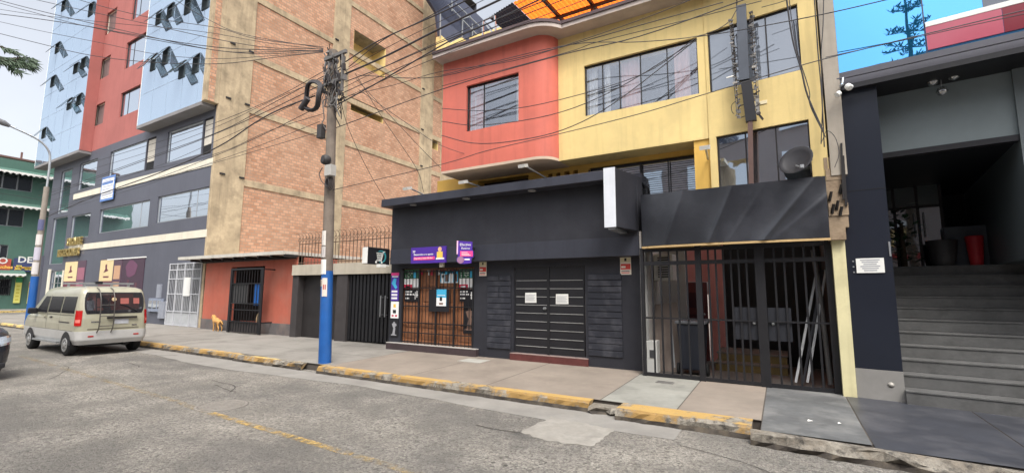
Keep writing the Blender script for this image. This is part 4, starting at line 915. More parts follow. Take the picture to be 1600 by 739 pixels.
# ------------------------------------------------------------------ coral and yellow house
hs = thing('yellow_house', 'three storey house with yellow front, coral corner bay and wide eaves over the black shop', 'house', (-3, 10, 4.1))
YL = 9.55; YA = 9.0; YR = 8.6; ZB = 4.62; ZT = 7.42; XR0 = -7.05; XRC = -4.08; XA1 = -1.02; AB = R(-7.5)
TB = frame(XA1, YA-.02, AB); LB = 1.78
# lower, set back storey
slots = [RY(856,258,863,275,YL), RY(868.5,256,875.5,274,YL), RY(881.5,254,889.5,272,YL), RY(895.5,252,903,270,YL)]
slots = [(a, b, 3.6, 4.5) for a, b, _, _ in slots]
dkw = RY(747,268,826,284,YL); gwin = (RY(921,250,1040,290,YL)[0], -1.31, 3.2, 4.5)
g = MB(); g.wall(XR0-.9, -1.0, 2.6, ZB+.1, YL, .3, slots+[(dkw[0], dkw[1], 3.5, 4.55), gwin]); g.box(-1.3, -.98, YA+.03, YL+.1, 2.6, ZB); g.build('lower_wall', yellow2, hs)
g = MB(); g.box(XR0-.9, -1.0, YL+.32, YL+.4, 3.0, ZB+.1); g.build('lower_room', mat('brown_dark', lin((56,46,46)), .8, .2, 2), hs)
f = sash_window(hs, *gwin, [.5], YL, alu, glass('bar_glass', (.1,.1,.11), .66, True, .02, .003, (.8,.85,.9)), .05)
g = MB()
for k in range(14): z = 3.25+k*.09; g.box(gwin[0], gwin[1], YL-.012, YL-.004, z-.006, z+.006)
for k in range(5): x = gwin[0]+(gwin[1]-gwin[0])*k/4; g.box(x-.012, x+.012, YL-.022, YL-.012, 3.2, 4.46)
g.build('window_bars', blackmetal, f)
# upper yellow wall
wA = (-3.47, -1.16, 5.5, 6.64)
g = MB(); g.wall(XRC-.3, XA1, ZB, ZT, YA, .3, [wA]); g.box(XRC-.3, XA1, YA+.001, YL+.05, ZB-.02, ZB+.02, 0); g.build('upper_wall', yellow, hs)
wB = (.05, 1.52, 5.47, 6.66); wBl = (.12, 1.56, 3.36, 4.6)
g = MB(TB); g.wall(0, LB, 3.3, ZT, 0, .3, [wB, wBl]); g.build('side_bay_wall', yellow, hs, bevel=.0)
curt = mat('rose_curtain', lin((240,196,190)), .95, .1, 3); curtw = mat('white_curtain', lin((250,248,244)), .95, .08, 3)
def curtain(parent, x0, x1, z0, z1, y, m, T=None):
    g = MB(T); n = max(8, int((x1-x0)/.025)); pts = [(x0+(x1-x0)*i/n, y+.025*math.sin(i*1.7)+.01*math.sin(i*.6), 0) for i in range(n+1)]
    for (a, ya, _), (b, yb, _) in zip(pts, pts[1:]): g.add([(a,ya,z0), (b,yb,z0), (b,yb,z1), (a,ya,z1)], [(0,1,2,3)], 0, True)
    return g.build('curtain', m, parent, merge=True)
f = sash_window(hs, *wA, [.17,.33,.52,.75], YA, alu, seeglass, .02); w = wA[1]-wA[0]
curtain(f, wA[0]+.18*w, wA[0]+.23*w, wA[2], wA[3], YA+.16, curtw); curtain(f, wA[0]+.335*w, wA[0]+.5*w, wA[2], wA[3]-.05, YA+.18, curt); curtain(f, wA[0]+.02*w, wA[0]+.1*w, wA[2], wA[3], YA+.2, curtw)
curtain(f, wA[0]+.8*w, wA[0]+.95*w, wA[2], wA[3], YA+.17, curt); curtain(f, wA[0]+.93*w, wA[0]+.995*w, wA[2], wA[3], YA+.15, mat('wine_curtain', lin((104,66,76)), .9, .1, 3))
rm = mat('room_grey', lin((92,96,104)), .9, .1, 1)
g = MB(); g.box(wA[0]-.3, wA[1]+.12, YA+.7, YA+.75, wA[2]-.2, wA[3]+.2); g.build('room', rm, hs)
def sash_T(parent, T, w, mull, gm, name='window', fw=.025):
    x0, x1, z0, z1 = w; g = MB(T); g.box(x0, x0+fw, .05, .11, z0, z1); g.box(x1-fw, x1, .05, .11, z0, z1); g.box(x0+fw, x1-fw, .05, .11, z0, z0+fw); g.box(x0+fw, x1-fw, .05, .11, z1-fw, z1)
    for t in mull: u = x0+(x1-x0)*t; g.box(u-.01, u+.01, .055, .1, z0+fw, z1-fw)
    f = g.build(name, alu, parent); g = MB(T); g.box(x0+fw, x1-fw, .075, .085, z0+fw, z1-fw); g.build('pane', gm, f); return f
sash_T(hs, TB, wB, [.3,.66], glass('grey_glass', (.13,.145,.17), .24, True, .02, .002, (.8,.85,.92)))
sash_T(hs, TB, wBl, [.33,.66], glass('clear_mirror', (.03,.035,.04), .62, True, .02, .003, (.8,.84,.88)))
g = MB(TB); g.box(.72, .98, -.01, -.002, 5.02, 5.08); g.build('repair_patch', mat('patch_pale', lin((226,214,180)), .8, .1, 4), hs)
# coral bay with a rounded right corner
def bay_path(off, x0):
    r = .42+off*.6; pts = [(x0, YR-off)]
    cx, cy = XRC-.42, YR+.42
    for k in range(19): t = R(-90+90*k/18); pts.append((cx+(.42+off)*math.cos(t), cy+(.42+off)*math.sin(t)))
    return pts
pth = bay_path(0, XR0); wR = (-6.33, -4.88, 5.53, 6.68)
g = MB(); g.wall(XR0, XRC-.42, ZB+.03, ZT, YR, .25, [wR])
for (a, ya), (b, yb) in zip(pth[1:], pth[2:]): g.add([(a,ya,ZB+.03), (b,yb,ZB+.03), (b,yb,ZT), (a,ya,ZT)], [(0,1,2,3)], 0, False)
g.quad((XR0,YR,ZB+.03), (XR0,YL+.4,ZB+.03), (XR0,YL+.4,ZT), (XR0,YR,ZT)); g.build('coral_bay', coral, hs, merge=True)
g = MB(); poly = pth+[(XRC, YL), (XR0, YL)]; g.planprism(poly, ZB-.03, ZB+.03); g.build('bay_soffit', mat('soffit_cream', lin((196,176,156)), .85, .1, 1.5, streak=.1), hs)
f = sash_window(hs, *wR, [.32], YR, alu, seeglass, .02); w = wR[1]-wR[0]
curtain(f, wR[0]+.04*w, wR[0]+.3*w, wR[2], wR[3], YR+.17, curt); curtain(f, wR[0]+.0*w, wR[0]+.12*w, wR[2], wR[3], YR+.2, curtw); curtain(f, wR[0]+.9*w, wR[0]+.99*w, wR[2], wR[3], YR+.17, curtw)
g = MB(); g.box(wR[0]-.3, wR[1]+.3, YR+.7, YR+.75, wR[2]-.2, wR[3]+.2); g.build('room', rm, hs)
# eaves
ep = bay_path(.36, XR0-.06); ep = [p for p in ep if p[0] < XRC+.3 and p[1] < 8.64]; ep += [(XRC+.3, 8.62), (XA1+.1, 8.6), (XA1+LB, 8.36), (XA1+LB+.1, 12), (XR0-.06, 12)]
g = MB(); g.planprism(ep, ZT, ZT+.09); g.build('eaves', mat('eaves_plaster', lin((182,170,162)), .85, .12, 1.5, .08, streak=.1, dirt=lin((130,120,116)), dirt_amt=.4), hs)
ep2 = [(x+(0), y-.03) for x, y in ep[:-2]]+ep[-2:]; g = MB(); g.planprism(ep2, ZT+.09, ZT+.16); g.build('roof_edge', mat('roof_edge_dark', lin((84,70,72)), .8, .15, 3), hs)
# roof terrace canopy: orange corrugated plastic on dark steel frame
def orange_mat():
    M = bpy.data.materials.new('orange_corrugated'); M.use_nodes = True; n = M.node_tree.nodes; L = M.node_tree.links; b = n["Principled BSDF"]
    b.inputs["Base Color"].default_value = (*lin((246,112,34)), 1); b.inputs["Roughness"].default_value = .4
    tr = n.new("ShaderNodeBsdfTranslucent"); tr.inputs["Color"].default_value = (*lin((255,128,44)), 1); mx = n.new("ShaderNodeMixShader"); mx.inputs[0].default_value = .75
    L.new(b.outputs[0], mx.inputs[1]); L.new(tr.outputs[0], mx.inputs[2]); L.new(mx.outputs[0], n["Material Output"].inputs[0]); return M
cn = thing('roof_canopy', 'orange corrugated plastic canopy with dark sheet end on the yellow house roof', 'canopy', (-2, 11, 7.6))
zc = 9.6
A = P(812,6,'Y',10.2)
def cz(x, y): return 9.35+.12*(y-9)
cx0 = P(812,8,'Z',9.5).x; yb0, yb1 = 9.0, 13.5
c0 = P(770,30,'Z',9.4); c1 = P(812,8,'Z',9.4); 
yF = P(828,33,'Z',9.4).y
g = MB(); xe = c1.x
xw = P(828,33,'Z',9.4).x
fy = 9.9
corr(g, (xw,fy,9.4), (2.2,fy-1.0,9.4), (2.2,fy+5,9.75), (xw,fy+5,9.75), 130, .03); g.build('orange_sheets', orange_mat(), cn, normals=False)
g = MB(); corr(g, (xw-.95,fy+.25,9.41), (xw-.02,fy,9.41), (xw-.02,fy+4.2,9.7), (xw-.95,fy+4.2,9.7), 20, .03); g.build('dark_sheets', navycor, cn, normals=False)
g = MB()
for k in range(8): x = xw+.8+k*1.0; g.bar((x,fy-.1*k,9.33), (x,fy+5,9.68), .07, .1)
for y, z in ((fy+1.1,9.37), (fy+3.6,9.56)): g.bar((xw-.9,y,z-.03), (2.2,y,z-.03), .07, .07)
for x in (xw-.85, xw+1.8, -1.0, 1.6): g.bar((x,fy+1.1,7.55), (x,fy+1.1,9.35), .06); g.bar((x,fy+3.6,7.55), (x,fy+3.6,9.5), .06)
g.build('steel_frame', mat('canopy_steel', lin((66,52,54)), .6, .15, 5), cn)
g = MB(); xq = P(756,32,'Y',9.6); 
q = [P(a, b, 'Y', 8.9) for a, b in ((754,66), (755,33), (773,25), (775,58), (757,36))]
for a, b in ((0,1), (1,2), (4,3), (2,3)): g.bar(q[a], q[b], .035)
tag(g.build('roof_rail', steel), 'small grey steel pipe frame on the roof edge above the coral bay', 'railing')
# grey concrete strip at the party line, post and yellow pillar below
g = MB(); g.box(.77, .98, 8.72, 9.1, 3.6, 9.5); tag(g.build('party_wall', mat('party_grey', lin((158,150,138)), .9, .12, 1.5, .15, streak=.4)), 'narrow grey cement wall edge between yellow house and blue glass building', 'wall')
po = thing('concrete_post', 'chipped rusty concrete post topping the pale yellow pillar beside the tarpaulin', 'post', (.8, 8.85, 2.58))
g = MB(); n = 7
for k in range(n):
    z0, z1 = 2.58+k*.19, 2.58+(k+1)*.19; j = lambda: random.uniform(-.012, .012); e = .05 if 1 <= k <= 3 else 0
    g.box(.69+j(), .9+j()+e, 8.74+j(), 8.95, z0, z1)
g.build('post_body', mat('spalled_concrete', lin((150,132,110)), .95, .25, 4, .5, 14, dirt=lin((84,66,50)), dirt_amt=.6, dirt_scale=4), po)
g = MB()
for (x, z) in ((.74,3.0), (.8,3.05), (.84,2.95), (.72,3.2), (.86,3.3)): g.bar((x,8.73,z), (x+.03,8.69,z+.14), .03)
g.bar((.93,8.72,3.1), (.94,8.72,3.9), .03); g.bar((.9,8.7,3.2), (.93,8.7,4.1), .025); g.build('clamp', alu, po)
g = MB(); g.box(.715, .885, 8.84, 9.2, .15, 2.585); tag(g.build('yellow_pillar', mat('pale_yellow_paint', lin((206,198,156)), .7, .1, 1.6, .1, streak=.35, dirt=lin((140,130,100)), dirt_amt=.4)), 'pale yellow pillar at the right end of the black barred gate', 'pillar')

# tarpaulin fascia over the gate
TA = thing('tarpaulin_canopy', 'black tarpaulin stretched over a bowed canopy frame above the barred gate', 'canopy', (-.8, 9.0, 2.6))
TL0, TL1, TR0, TR1 = P(1005,385,'Y',8.93), P(1003,305,'Y',8.93), P(1297,371,'Y',8.64), P(1291,275,'Y',8.64)
def bow(t): return 8.93-.29*t-.1*math.sin(math.pi*min(1,max(0,t)))**.8
g = MB(); NX, NZ = 190, 24; X0, X1 = -2.3, TR0.x
for i in range(NX+1):
    for j in range(NZ+1):
        t, s = i/NX, j/NZ; x = X0+(X1-X0)*t; z0 = TL0.z+(TR0.z-TL0.z)*t; z1 = TL1.z+(TR1.z-TL1.z)*t; z = z0+(z1-z0)*s-.02*math.sin(math.pi*t)*s
        wr = 0
        for (cx, sl, am) in ((.80,.62,.032), (.47,.34,.022), (.2,.3,.014), (.90,.9,.013), (.6,.5,.006)):
            u = t-(cx+(s-.4)*sl*.42); wr += am*math.exp(-(u/.013)**2)*(.35+.65*math.sin(math.pi*min(1,s+.15)))+am*.8*math.exp(-(u/.05)**2)
        g.v.append(Vector((x, bow(t)-wr+.006*math.sin(9*t+5*s), z)))
for i in range(NX):
    for j in range(NZ):
        a = i*(NZ+1)+j; tt, ss = (i+.5)/NX, (j+.5)/NZ
        pass
        g.f.append([a, a+NZ+1, a+NZ+2, a+1]); g.s.append(True); g.m.append(0)
tarp = mat('black_tarpaulin', lin((36,38,44)), .34, .25, 1.5, .15, 9, spec=.6, dirt=lin((74,76,82)), dirt_amt=.35)
g.add([(X0,8.93,TL0.z), (X0,9.4,TL0.z), (X0,9.4,TL1.z), (X0,8.93,TL1.z)], [(0,1,2,3)], 0); g.add([(X0,9.3,TL1.z-.03)]+[(X0+(X1-X0)*i/12, bow(i/12)+.01, TL1.z+(TR1.z-TL1.z)*i/12-.05) for i in range(13)]+[(X1,9.0,TR1.z-.05), (-1,9.4,TL1.z-.05)], [tuple(range(16))], 0); g.build('tarpaulin', [tarp, mat('crease_highlight', lin((98,100,108)), .45, .2, 6)], TA)  # second slot, on no faces: gloss highlight of creases as a plain colour
g = MB()
for i in range(NX): 
    t0, t1 = i/NX, (i+1)/NX; g.bar((X0+(X1-X0)*t0, bow(t0)+.01, TL0.z+(TR0.z-TL0.z)*t0-.025), (X0+(X1-X0)*t1, bow(t1)+.01, TL0.z+(TR0.z-TL0.z)*t1-.025), .05, .035)
g.build('wooden_batten', mat('raw_batten', lin((186,158,112)), .8, .15, 4), TA)

# ------------------------------------------------------------------ barred gate and the yard behind it
YG = 9.0
bg = thing('barred_gate', 'tall black barred steel gate with two lock plates under the tarpaulin', 'gate', (-.8, YG, .2))
g = MB(); gx0, gx1 = -2.34, .70
px_posts = [(-2.33,.03), (-1.31,.05), (-.32,.075), (.67,.05)]
for x, w in px_posts: g.box(x-w, x+w, YG-.04, YG+.04, .17, 2.6)
for z, t in ((.23,.03), (2.55,.03), (2.3,.035), (1.27,.014)): g.box(gx0, gx1, YG-.022, YG+.022, z-t, z+t)
g.build('frame', blackmetal, bg)
segs = [(-2.3,-1.36,6), (-1.26,-.4,7), (-.24,.62,6)]
for a, b, n in segs:
    g = MB()
    for k in range(1, n): x = a+(b-a)*k/n; g.box(x-.015, x+.015, YG-.015, YG+.015, .26, 2.52)
    g.build('bars', blackmetal, bg)
for (a, b) in ((-.78,-.4), (-.24,.1)):
    g = MB(); g.box(a, b, YG+.014, YG+.03, .95, 1.5); pl = g.build('lock_plate', mat('plate_navy', lin((34,36,42)), .5, .15, 4), bg)
    g = MB(); g.lathe([(.03,0), (.03,.02), (.012,.02), (.012,.06)], ((b if a < -.5 else a)-.05 if a < -.5 else a+.07, YG+.012, 1.24), (0,-1,0), 10); g.build('handle', steel, pl)
YBk = 11.6
yd = thing('entrance_yard', 'shaded entrance yard with pink and maroon back wall behind the barred gate', 'building', (-.8, 10.5, .2))
g = MB(); g.box(-2.4, -2.36, YG+.1, YBk, .2, 2.95); g.box(-2.36, -1.85, YBk-.8, YBk-.75, .2, 2.95, 0); g.build('white_wall', mat('grimy_white', lin((196,192,186)), .8, .12, 1.5, streak=.3), yd)
g = MB(); xm = [P(q_, 440, 'Y', YBk).x for q_ in (1046, 1100, 1106, 1132)]; g.box(-2.4, xm[3], YBk, YBk+.1, 2.0, 2.95); g.box(xm[2], xm[3], YBk-.02, YBk+.1, .2, 2.95); g.build('pink_wall', mat('pink_render', lin((238,160,150)), .8, .1, 1.2), yd)
g = MB(); g.box(-2.36, xm[2]-.02, YBk-.06, YBk-.01, .2, 1.99); f = g.build('maroon_door', mat('maroon_wood', lin((112,58,56)), .5, .2, 3), yd)
g = MB()
for k in range(3): g.box(-2.2, xm[2]-.15, YBk-.075, YBk-.06, .4+k*.5, .75+k*.5)
g.build('door_panel', mat('maroon_wood2', lin((74,36,38)), .5, .2, 3), f); g = MB(); g.lathe([(.03,0), (.035,.03), (0,.05)], (xm[2]-.1, YBk-.06, 1.25), (0,-1,0), 10); g.build('handle', steel, f)
g = MB(); g.box(xm[3]+.01, .9, YBk, YBk+.1, .2, 2.95); g.box(.72, .76, YG+.15, YBk+.6, .2, 2.95); g.box(-2.4, .76, YG+.5, 10.0, 2.95, 3.0); g.build('dark_wall', mat('shade_wall', lin((48,46,46)), .9, .15, 2), yd)  # ceiling slab cut short so sky light leaks in and brightens the yard
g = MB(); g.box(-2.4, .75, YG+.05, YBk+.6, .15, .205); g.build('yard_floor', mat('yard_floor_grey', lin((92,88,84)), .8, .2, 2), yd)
for k in range(2):
    g = MB(); g.box(-1.25+.02*k, .0, 10.3+k*.28, YBk-.09, .2+.17*k, .2+.17*(k+1)-.03, 0); g.box(-1.27+.02*k, .02, 10.28+k*.28, YBk-.085, .2+.17*(k+1)-.03, .2+.17*(k+1), 1); g.build('step', [mat('step_riser', lin((120,100,60)), .7, .2, 3), mat('step_tread', lin((104,96,90)), .6, .2, 3)], yd)
ac = thing('air_conditioner', 'white outdoor air conditioner hung high on the yard wall', 'air conditioner', (-2.15, 10.2, 2.1))
g = MB(); g.box(-2.34, -1.95, 9.95, 10.35, 2.0, 2.55); g.build('casing', mat('ac_white', lin((206,204,198)), .5, .06, 4), ac, bevel=.015)
g = MB()
for k in range(9): g.box(-2.25, -2.02, 9.935, 9.95, 2.06+k*.05, 2.085+k*.05)
g.build('vent_slats', alu, ac)
g = MB(); g.box(-2.33, -2.14, 9.15, 9.4, .22, .82); g.box(-2.28, -2.19, 9.14, 9.15, .5, .66, 1); tag(g.build('gas_cabinet', [mat('cab_white', lin((202,202,198)), .5, .08, 3), mat('cab_mark', lin((70,70,72)), .6, .1, 4)], bevel=.01), 'white metal cabinet low inside the left end of the barred gate', 'cabinet')
g = MB(); g.add([(-2.28,9.55,.21), (-1.72,9.6,.21), (-1.9,10.0,1.55), (-2.33,9.95,1.5), (-2.28,9.58,.21), (-1.72,9.63,.21), (-1.9,10.03,1.55), (-2.33,9.98,1.5)], [(0,1,2,3), (7,6,5,4), (0,4,5,1), (1,5,6,2), (2,6,7,3), (3,7,4,0)])
tag(g.build('leaning_board', mat('grey_ply', lin((124,112,104)), .8, .15, 3)), 'warped grey plywood board leaning inside the barred gate', 'board')
bn = thing('wheeled_bin', 'dark wheeled rubbish bin behind the barred gate', 'bin', (-1.55, 9.55, .2))
g = MB(); bx, by = -1.55, 9.6
for z0, z1, a, b in ((.3, 1.15, .19, .25),):
    g.add([(bx-a,by-a,z0), (bx+a,by-a,z0), (bx+a,by+a,z0), (bx-a,by+a,z0), (bx-b,by-b,z1), (bx+b,by-b,z1), (bx+b,by+b,z1), (bx-b,by+b,z1)], [(3,2,1,0),(4,5,6,7),(0,1,5,4),(1,2,6,5),(2,3,7,6),(3,0,4,7)])
g.build('body', mat('bin_navy', lin((40,44,54)), .5, .1, 4), bn, bevel=.02)
g = MB(); g.box(bx-.28, bx+.28, by-.28, by+.28, 1.152, 1.21); g.build('lid', mat('bin_lid', lin((92,94,98)), .5, .1, 4), bn, bevel=.015)
for sx_ in (-.26, .26): g = MB(); g.lathe([(.05,-.02), (.11,-.02), (.11,.02), (.05,.02)], (bx+sx_, by-.12, .305), (1,0,0), 14); g.build('wheel', rubber, bn)
g = MB(); g.tube([(bx-.3,by-.3,.34), (bx-.36,by-.2,1.25)], .015, 6); g.build('handle', steel, bn)
for i, (dx_, m_, lab) in enumerate(((0, mat('galvanised', lin((190,192,194)), .5, .1, 5), 'pale steel profile leaning inside the gate, leftmost of three'), (.09, mat('dark_profile', lin((60,60,64)), .4, .1, 4, metal=.4), 'dark steel profile leaning inside the gate, middle of three'), (.14, mat('galvanised', lin((190,192,194)), .5, .1, 5), 'pale steel profile leaning inside the gate, rightmost of three'))):
    a, b = P(1243+dx_*130, 597, 'Y', 9.3), P(1276+dx_*100, 422, 'Y', 9.62); g = MB(); g.bar(a, b, .03, .02, up=(0,1,0)); g.bar(a+Vector((.018,.012,0)), b+Vector((.018,.012,0)), .008, .03, up=(0,1,0))
    tag(g.build('steel_profile', m_), lab, 'steel profile', 'steel profiles leaning in the yard')
g = MB(); g.tube(smooth([(.6,9.4,.25), (.58,9.5,.9), (.55,9.55,1.7), (.5,9.6,2.5)], 4), .04, 8); tag(g.build('grey_pipe', mat('plastic_grey', lin((112,110,108)), .5, .08, 4)), 'tall grey plastic pipe standing at the right side of the yard', 'pipe')

# ------------------------------------------------------------------ satellite dish, antenna mast
ds = thing('satellite_dish', 'dark grey oval satellite dish above the right end of the tarpaulin', 'satellite dish', (.5, 8.75, 3.65))
g = MB(); c = P(1243,250,'Y',8.55); q = [(0,-.06), (.1,-.055), (.18,-.035), (.235,-.005), (.24,.0), (.235,.004), (.18,-.022), (.1,-.045), (0,-.05)]
g.lathe([(r*1.08, z) for r, z in q], c, (-.35,-.75,.35), 28); g.build('dish', mat('dish_grey', lin((42,41,44)), .5, .15, 4), ds)
g = MB(); g.tube(smooth([c+Vector((.05,.06,-.03)), c+Vector((.2,.12,-.02)), Vector((.52,8.78,3.95)), Vector((.53,8.82,3.7))], 4), .022, 8); g.build('bracket', mat('bracket_grey', lin((110,108,104)), .5, .15, 4), ds)
g = MB(); g.tube([c+Vector((.0,-.02,-.1)), c+Vector((.06,-.28,-.2))], .012, 6); g.bar(c+Vector((.06,-.25,-.19)), c+Vector((.07,-.33,-.19)), .05); g.build('feed_arm', steel, ds)
ms = thing('sign_mast', 'tall weathered vertical sign frame crusted with fittings on a brown steel post', 'sign mast', (-.36, 8.74, 3.6))
def mp(px, py, y=8.74): return P(px, py, 'Y', y)
g = MB(); g.bar(mp(1174,300), mp(1172,175), .075); g.build('post', mat('brown_steel', lin((92,70,64)), .6, .2, 4), ms)
g = MB(); a, b = mp(1163,126), mp(1158,10); g.bar(a, b, .16, .1, up=(0,1,0)); g.build('sheet_front', mat('slate_sheet', lin((74,80,90)), .5, .15, 3, streak=.2), ms)
g = MB(); a2, b2 = mp(1174,190), mp(1166,128); g.bar(a2, b2, .17, .1, up=(0,1,0)); g.build('dark_core', black, ms)
ca, cb, cc = [mat(n_, lin(c_), .7, .2, 8) for n_, c_ in (('fit_grey', (104,102,100)), ('fit_dark', (58,54,54)), ('fit_pale', (150,146,140)))]
g = MB()
for side, pts in ((-1, ((1143,34), (1147,90), (1150,130), (1155,185))), (1, ((1173,22), (1177,80), (1181,130), (1184,178)))):
    line = smooth([mp(*p) for p in pts], 14)
    for k, p in enumerate(line):
        s1 = random.uniform(.015, .04); o = Vector((random.uniform(-.02,.02), random.uniform(-.05,.03), random.uniform(-.01,.01))); m_ = random.choice((0,0,1,1,2))
        d = random.uniform(-.6,.6); g.bar(p+o-Vector((s1*math.cos(d),0,s1*math.sin(d))), p+o+Vector((s1*math.cos(d),0,s1*math.sin(d))), random.uniform(.012,.035), random.uniform(.012,.04), m_)
    g.tube(line, .008, 5, 1); g.tube([p+Vector((.03*side,0,0)) for p in line], .006, 5, 0)
for k in range(9): z = .5; t = k/8; p, q = mp(1143+12*t, 40+145*t), mp(1174+9*t, 30+145*t); g.bar(p, q, .012, .012, 1)
g.build('fittings', [ca, cb, cc], ms)
g = MB(); g.bar(mp(1171,140), mp(1174,160), .09, .05); g.bar(mp(1183,155), mp(1184,178), .05, .05); g.build('transformer_box', mat('fit_box', lin((136,134,130)), .6, .15, 6), ms)
g = MB(); g.bar(mp(1185,178), mp(1192,187), .05, .03); g.tube(smooth([mp(1150,158), mp(1143,165), mp(1144,175), mp(1147,178)], 4), .006, 5); g.tube([mp(1151,12), mp(1152,-20)], .012, 6); g.build('loose_ends', alu, ms)
g = MB(); g.bar(mp(1135,122), mp(1146,119), .02, .02); g.build('tube_lamp', white, ms)

# ------------------------------------------------------------------ grey building with blue glass and stairs on the right
AG = R(-7.0); TGR = frame(.95, 8.88, AG)
gr_ = thing('blue_glass_building', 'dark entrance building with bright blue glazing above a grey soffit and wide stairs', 'building', (2.5, 10, .2))
PW = .50; GW = 6.0
g = MB(TGR); g.box(-.06, PW, 0, .5, .62, 5.0); g.build('corner_panel', navy_deep, gr_)
g = MB(TGR); g.box(-.06, PW+.003, -.02, .5, .12, .618); g.lathe([(.035,0), (.04,.004), (0,.006)], (PW*.7, -.022, .42), (0,-1,0), 14, 1); g.build('stone_base', [mat('grey_stone_tile', lin((134,132,128)), .5, .12, 2), mat('brass_pale', lin((160,156,148)), .4, .1, 4)], gr_)
g = MB(TGR); g.box(.004, PW-.004, -.004, 0, 2.08, 2.086); g.build('panel_joint', alu, gr_); g = MB(TGR); g.box(.004, PW-.004, -.004, 0, 3.35, 3.356); g.build('panel_joint', alu, gr_)
g = MB(TGR); g.box(-.05, GW, -.12, .6, 4.98, 5.06); g.build('beam', black, gr_)
g = MB(TGR); g.box(0, GW, -.05, .0, 5.06, 5.3); g.box(0, GW, -.16, -.12, 5.16, 5.18); g.build('fascia', mat('fascia_grey', lin((84,84,92)), .5, .1, 2), gr_)
g = MB(TGR); g.box(0, GW, -.03, .0, 5.3, 12); gl = g.build('blue_glazing', blueglass, gr_)
red_pale_reflection = mat('red_panel_reflection_tint', lin((172,84,100)), .12, .08, 1.2, spec=.7); gloss_dark = mat('glossy_dark_red', lin((118,36,48)), .15, .08, 1.2, spec=.6)  # paler left panel has the glass reflection over it mixed into its colour
g = MB(TGR); g.box(1.13, 1.92, -.05, -.031, 5.34, 5.70); g.build('red_fascia', red_pale_reflection, gr_)
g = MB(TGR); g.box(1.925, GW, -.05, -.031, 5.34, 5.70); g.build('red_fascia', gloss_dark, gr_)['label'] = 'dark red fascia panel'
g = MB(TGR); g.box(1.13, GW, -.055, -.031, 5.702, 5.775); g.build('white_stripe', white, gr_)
g = MB(TGR); g.box(1.75, GW, -.04, -.031, 5.78, 7); g.build('dark_glazing', glass('navy_glass', (.02,.03,.06), .12, True), gr_)
g = MB(TGR)
for u in (0.01, 1.12, 2.4, 3.7): g.box(u-.008, u+.008, -.036, -.03, 5.3, 12)
g.build('glazing_bar', mat('bar_dark', lin((60,66,84)), .5, .1, 4), gr_)
yS = .55
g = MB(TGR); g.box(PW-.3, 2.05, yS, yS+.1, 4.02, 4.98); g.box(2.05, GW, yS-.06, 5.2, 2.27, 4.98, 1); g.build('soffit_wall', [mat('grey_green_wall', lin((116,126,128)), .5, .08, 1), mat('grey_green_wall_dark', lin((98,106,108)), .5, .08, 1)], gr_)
g = MB(TGR); g.box(PW-.3, 2.08, yS-.03, yS+.12, 3.93, 4.018); g.build('lower_beam', black, gr_)
dark2 = mat('lobby_dark', lin((30,33,38)), .6, .2, 1)
g = MB(TGR); g.box(PW, GW, 5.2, 5.3, 2.2, 5); g.box(PW-.06, PW-.01, .5, 5.2, .2, 5.0); g.box(PW, 2.04, yS+.12, 5.2, 3.95, 4.0); g.build('lobby_wall', dark2, gr_)
stm = mat('grey_stair_stone', lin((90,90,89)), .75, .2, 2.2, .15, 18, dirt=lin((66,66,65)), dirt_amt=.6, dirt_scale=2.5)
g = MB(TGR); ns = 11; zs0 = .19; rise = (2.27-zs0)/ns
for k in range(ns):
    y0 = -.1+k*.29; z0 = zs0+rise*k; g.box(PW+.004+.0005*k, GW, y0, 3.5, z0 if k else .1, z0+rise-.03); g.box(PW+.003, GW, y0-.01, 3.5, z0+rise-.03, z0+rise)
g.box(PW+.02, GW, 3.5, 5.2, 2.0, 2.265); g.build('stairs', stm, gr_, bevel=.005, seg=1)
# lobby doors
f = MB(TGR)
for u in (PW+.25, PW+.62, PW+.98): f.box(u-.025, u+.025, 3.6, 3.66, 2.27, 4.0)
f.box(PW, PW+1.0, 3.6, 3.66, 3.5, 3.55); fd = f.build('glass_door', alu, gr_); g = MB(TGR); g.box(PW+.02, PW+1.0, 3.62, 3.64, 2.27, 3.98); g.build('pane', glass('lobby_glass', (.03,.05,.05), .16, True, .03), fd)
g = MB(TGR)
for u in (PW+.55, PW+.7): g.tube([(u,3.55,2.9), (u,3.55,3.4)], .014, 6)
g.build('handle', steel, fd)
g = MB(TGR); g.box(PW+.95, PW+1.7, 3.4, 3.9, 2.27, 3.05); tag(g.build('reception_desk', mat('desk_grey', lin((92,98,104)), .5, .12, 2), bevel=.01), 'grey reception counter standing in the dark lobby', 'counter')
def pot(u, d, r, h, m, lab, T=TGR, z=2.27):
    p = T(u, d, z); g = MB(); g.lathe([(r*.7,0), (r,h*.97), (r,h), (r*.88,h), (r*.85,h*.9), (0,h*.9)], p, n=18); return tag(g.build('plant_pot', m, bevel=0), lab, 'pot'), p
pp = P(1477,403,'Z',2.3)
pot(PW+1.33, 3.1, .13, .55, flat((190,44,52)), 'tall red pot on the landing at the top of the stairs')
_, p2 = pot(PW+.88, 3.15, .24, .5, mat('pot_black', lin((66,66,66)), .5, .2, 3), 'wide dark grey pot on the landing beside the red pot')
pl = thing('potted_foliage', 'dark leafy plant standing behind the glass door of the lobby', 'plant', TGR(PW+.32, 3.3, 2.27))
g = MB(); lf = MB(); c0 = Vector(TGR(PW+.32, 3.3, 2.27)); g.tube([c0, c0+Vector((0,0,.9))], [.05,.03], 8); g.build('stem', mat('stem_brown', lin((70,60,46)), .8, .2, 5), pl)
